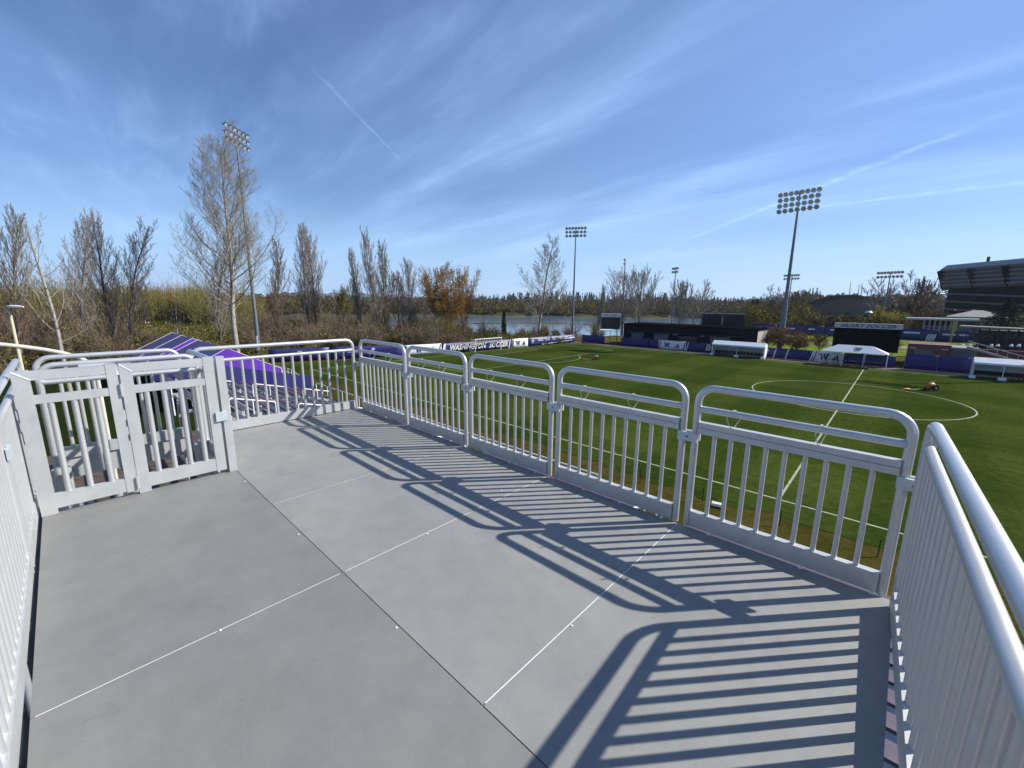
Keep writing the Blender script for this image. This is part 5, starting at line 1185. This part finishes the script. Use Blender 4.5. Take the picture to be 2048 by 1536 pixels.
# ------------------------------------------------------------------ left side: tents, ramp rails, lamp
def gable_tent(label, x0, x1, yc, hw, zr, ze, bays):
    t = thing('marquee_tent', label, 'tent', (0, 0, 0), 0, 'purple marquee tents beside the bleacher')
    L_ = (x1-x0)/bays
    for k in range(bays):
        a, c = x0+L_*k, x0+L_*(k+1)
        for s in (-1, 1):
            mb = MB(); n = 5; v = []
            for i in range(n+1):
                u = i/n; sag = -.10*math.sin(math.pi*u)
                v += [(a, yc+s*hw*u, zr+(ze-zr)*u), ((a+c)/2, yc+s*hw*u, zr+(ze-zr)*u+sag), (c, yc+s*hw*u, zr+(ze-zr)*u)]
            mb.add(v, [(3*i+j, 3*i+j+1, 3*i+j+4, 3*i+j+3) if s < 0 else (3*i+j+3, 3*i+j+4, 3*i+j+1, 3*i+j) for i in range(n) for j in (0, 1)], True); mb.build('roof_panel', PURPT, t)
        for x in ((a, c) if k == bays-1 else (a,)):
            mb = MB(); mb.tube([(x, yc-hw, ze+.03), (x, yc, zr+.03), (x, yc+hw, ze+.03)], .022, 6); mb.build('rafter_seam', WHITEP, t)
    for x in (x0, x1):
        mb = MB(); mb.add([(x, yc-hw, ze), (x, yc+hw, ze), (x, yc, zr)], [(0, 1, 2)]); mb.add([(x, yc-hw, ze-.75), (x, yc+hw, ze-.75), (x, yc+hw, ze-.002), (x, yc-hw, ze-.002)], [(0, 1, 2, 3)]); mb.build('gable', PURPG, t)
    for k in range(bays+1):
        for s in (-1, 1):
            mb = MB(); mb.tube([(x0+L_*k, yc+s*hw, 0), (x0+L_*k, yc+s*hw, ze)], .06, 6); mb.build('leg', WHITEP, t)
    for s in (-1, 1):
        mb = MB(); mb.box(((x0+x1)/2, yc+s*(hw+.01), ze-.3), (x1-x0, .03, .6)); mb.build('valance', PURPT, t)
p0 = PD(454, 697, 45); e0 = PD(573, 740, 45)
gable_tent('purple marquee with bright gable beyond the end railing', p0[0]-11.5, p0[0], p0[1], 4.3, p0[2], 3.05, 1)
gable_tent('farther purple marquee with dark roof behind the first', p0[0]-24, p0[0]-12.2, p0[1]-.3, 4.3, p0[2]+.12, 3.15, 2)
def ramp_rails():
    t = thing('ramp_railing', 'white pipe ramp railing on the grass beside the tent', 'railing', (0, 0, 0))
    A = Vector(G(545, 752)); B = Vector(G(622, 772))
    for off in (0, 1.3):
        o = Vector((.5, -1, 0)).normalized()*off; mb = MB()
        for z in (.5, .95): mb.tube([A+o+Z3*(z+.5), A.lerp(B, .55)+o+Z3*(z+.5), A.lerp(B, .72)+o+Z3*z, B+o+Z3*z], .035, 6)
        for s in np.linspace(0, 1, 12): c = A.lerp(B, s)+o; mb.tube([c, c+Z3*(1.45 if s < .6 else .95)], .028, 6)
        mb.build('pipe_rail', WHITEP, t)
    mb = MB(); mb.bar(A-Z3*0+Z3*.4, A.lerp(B, .6)+Z3*.4, 1.4, .06); mb.build('ramp_deck', STEELL, t)
ramp_rails()
def street_lamp():
    p = PD(36, 700, 34); q = PD(14, 630, 34); zt = q[2]
    t = thing('street_lamp', 'cream street lamp post with arched arm at the left edge', 'street lamp', (p[0], p[1], 0))
    ax = Vector((rt[0], rt[1], 0)).normalized()
    mb = MB(); mb.tube([(0, 0, 0), (0, 0, zt)], [.10, .06], 10); mb.build('post', mat('cream_paint', (.55, .53, .36), rough=.5, var=.1), t)
    mb = MB(); mb.tube([Z3*zt, Z3*(zt+.35)+ax*-.25, Z3*(zt+.45)+ax*-.05, Z3*(zt+.40)+ax*.35], .04, 6); mb.build('arm', STEELL, t)
    c = Z3*(zt+.42)+ax*.35; mb = MB(); mb.tube([c-ax*.40, c-ax*.25, c+ax*.2, c+ax*.42], [.04, .09, .08, .03], 8); mb.build('lamp_head', WHITEP, t)
street_lamp()
def arch_pipe():
    pts = [PD(x, y, 12) for x, y in ((-120, 692), (-50, 689), (0, 689), (40, 693), (85, 699), (125, 706), (160, 716), (190, 732))]
    pts = [Vector(q) for q in pts]; o = pts[-1]; e = pts[-1].copy(); e.z = 5.6; s = pts[0].copy(); s.z = 5.6
    mb = MB(); mb.tube([s]+pts+[e], .042, 10); ob = mb.build('arched_pipe', mat('weathered_white_pipe', (.50, .46, .40), rough=.6, var=.12)); tag(ob, 'pale arched pipe rising behind the left railing', 'pipe')
    m2 = MB(); 
    for q in (s, e): m2.tube([Vector((q.x, q.y, 0)), Vector((q.x, q.y, 5.7))], .07, 8)
    m2.build('standing_leg', STEELL, ob)
arch_pipe()
def lower_things():
    # covered equipment and poles seen through the gate
    for k, (px, py, d, w, h, m, lab) in enumerate(((196, 800, 15, .9, 1.5, WHITEP, 'white wrapped cabinet on the dirt below the gate, left one'), (258, 770, 19, 1.2, 1.7, WHITEP, 'white wrapped cabinet on the dirt below the gate, right one'))):
        p = PD(px, py, d); t = thing('equipment_cabinet', lab, 'cabinet', (p[0], p[1], 0), .4)
        mb = MB(); mb.box((0, 0, h/2+.08), (w, .6, h)); mb.build('body', m, t)
        mb = MB(); mb.box((0, 0, h+.1), (w+.06, .66, .05)); mb.build('lid', STEELL, t)
        mb = MB(); mb.box((.32, 0, h/2+.1), (.01, .5, h*.9)); mb.build('door', STEELL, t)
    # stacked truss poles
    p = PD(335, 800, 13); t = thing('pole_stack', 'heap of dark and white poles below the right gate leaf', 'pole stack', (p[0], p[1], 0)); R = random.Random(5)
    for k in range(26):
        a = Vector((R.uniform(-1.6, 1.6), R.uniform(-.8, .8), R.uniform(.1, .6))); b_ = a+Vector((R.uniform(-.8, .8), R.uniform(-.6, .6), R.uniform(1.2, 3.4)))
        mb = MB(); mb.tube([a, b_], R.uniform(.025, .05), 6); mb.build('pole', (WHITEP if k % 2 else BLACK), t)
lower_things()
# fence posts of the low black mesh fence in the verge and the board lying there
def verge_fence():
    t = thing('mesh_fence', 'low black mesh fence in the dry grass along the touchline', 'fence', (0, 0, 0)); xs_ = np.arange(-40, 30, 3.3); y = 17.6
    pm = MB(); pm.tube([(0, 0, 0), (0, 0, .75)], .022, 6); pme = pm.mesh('post'); pme.materials.append(BLACK)
    for x in xs_: inst('post', pme, t, (x, y, -.02))
    for z in (.12, .40, .68):
        mb = MB(); mb.tube([(xs_[0], y, z), (xs_[-1], y, z)], .006, 4); mb.build('wire', BLACK, t)
verge_fence()
p = G(1437, 1014); t = thing('white_board', 'white board lying in the dry grass beside the touchline', 'board', (p[0], p[1], 0), .2)
mb = MB(); mb.box((0, 0, .12), (.62, .16, .16), 0, 0, .3); mb.build('panel', WHITEP, t)
mb = MB(); mb.box((-.28, 0, .04), (.03, .14, .1)); mb.build('foot', STEELL, t)
# people on the far path
v = []
for x in range(180, 420, 20): v += [tuple(at(x, 201))[:2]+(.0,), tuple(at(x, 208))[:2]+(.0,)]
mb = MB(); mb.add(v, [(2*i, 2*i+2, 2*i+3, 2*i+1) for i in range(len(v)//2-1)]); struct(mb.build('footpath', mat('gravel_path', (.30, .25, .18), rough=.95, var=.15)))
def person(label, px, d, shirt, trouser, seed):
    b = at(px, d); t = thing('person', label, 'person', b, seed*1.3, 'people walking on the far path')
    H = 1.72; me = bpy.data.meshes.new('body'); J = [(0, 0, .93), (0, 0, 1.18), (0, 0, 1.42), (0, 0, 1.50), (0, .02, 1.60), (.17, 0, 1.38), (.24, .05, 1.12), (.25, .16, .92), (-.17, 0, 1.38), (-.24, -.03, 1.12), (-.25, -.02, .88), (.09, 0, .88), (.10, .12, .50), (.10, .10, .08), (.10, .22, .04), (-.09, 0, .88), (-.10, .02, .48), (-.10, -.16, .10), (-.10, -.05, .05)]
    E = [(0, 1), (1, 2), (2, 3), (3, 4), (2, 5), (5, 6), (6, 7), (2, 8), (8, 9), (9, 10), (0, 11), (11, 12), (12, 13), (13, 14), (0, 15), (15, 16), (16, 17), (17, 18)]
    rad = [.15, .14, .15, .06, .115, .07, .05, .04, .07, .05, .04, .10, .075, .05, .05, .10, .075, .05, .05]
    me.from_pydata(J, E, []); o = inst('body', me, t); sk = o.modifiers.new('skin', 'SKIN'); 
    for i, v in enumerate(me.skin_vertices[0].data if me.skin_vertices else []): v.radius = (rad[i], rad[i]*.85)
    if not me.skin_vertices:
        pass
    o.modifiers.new('sub', 'SUBSURF').levels = 1; o.modifiers['sub'].render_levels = 1
    m, nt, b_ = nodemat('clothes'); N = nt.nodes.new; L = nt.links.new
    tc = N('ShaderNodeTexCoord'); sp = N('ShaderNodeSeparateXYZ'); L(tc.outputs['Object'], sp.inputs[0]); r = N('ShaderNodeValToRGB'); dvd = N('ShaderNodeMath'); dvd.operation = 'DIVIDE'; L(sp.outputs[2], dvd.inputs[0]); dvd.inputs[1].default_value = 1.8; L(dvd.outputs[0], r.inputs[0])
    r.color_ramp.interpolation = 'CONSTANT'; e = r.color_ramp.elements; e[0].color = (*trouser, 1); e[1].position = .52; e[1].color = (*shirt, 1); q = e.new(.83); q.color = (.5, .32, .24, 1); L(r.outputs[0], b_.inputs[0]); me.materials.append(m)
    mb = MB(); mb.tube([(0, .01, 1.62), (0, .0, 1.68), (0, 0, 1.74)], [.12, .115, .05], 8); mb.build('hair', BARKD, t)
for args in (('person in a pink top, right of the pair on the far path', 290, 204, (.75, .28, .26), (.12, .10, .12), 1), ('person in a pale top, left of the pair on the far path', 284, 205, (.66, .52, .48), (.1, .1, .12), 2), ('person in a cream top walking alone on the far path', 325, 204, (.78, .68, .55), (.25, .22, .2), 3)):
    person(*args)

# ------------------------------------------------------------------ air
def haze():
    mb = MB(); mb.box((CAM[0], CAM[1], 185), (18400, 18400, 400)); m = bpy.data.materials.new('haze_air'); m.use_nodes = True; nt = m.node_tree; nt.nodes.clear()
    o = nt.nodes.new('ShaderNodeOutputMaterial'); v = nt.nodes.new('ShaderNodeVolumePrincipled'); v.inputs['Color'].default_value = (.80, .88, 1, 1); v.inputs['Density'].default_value = .00007; v.inputs['Anisotropy'].default_value = .2
    nt.links.new(v.outputs[0], o.inputs['Volume']); h = mb.build('haze', m); h['kind'] = 'stuff'; h['label'] = 'thin bluish haze over the lake and hills'; h['category'] = 'haze'
haze()
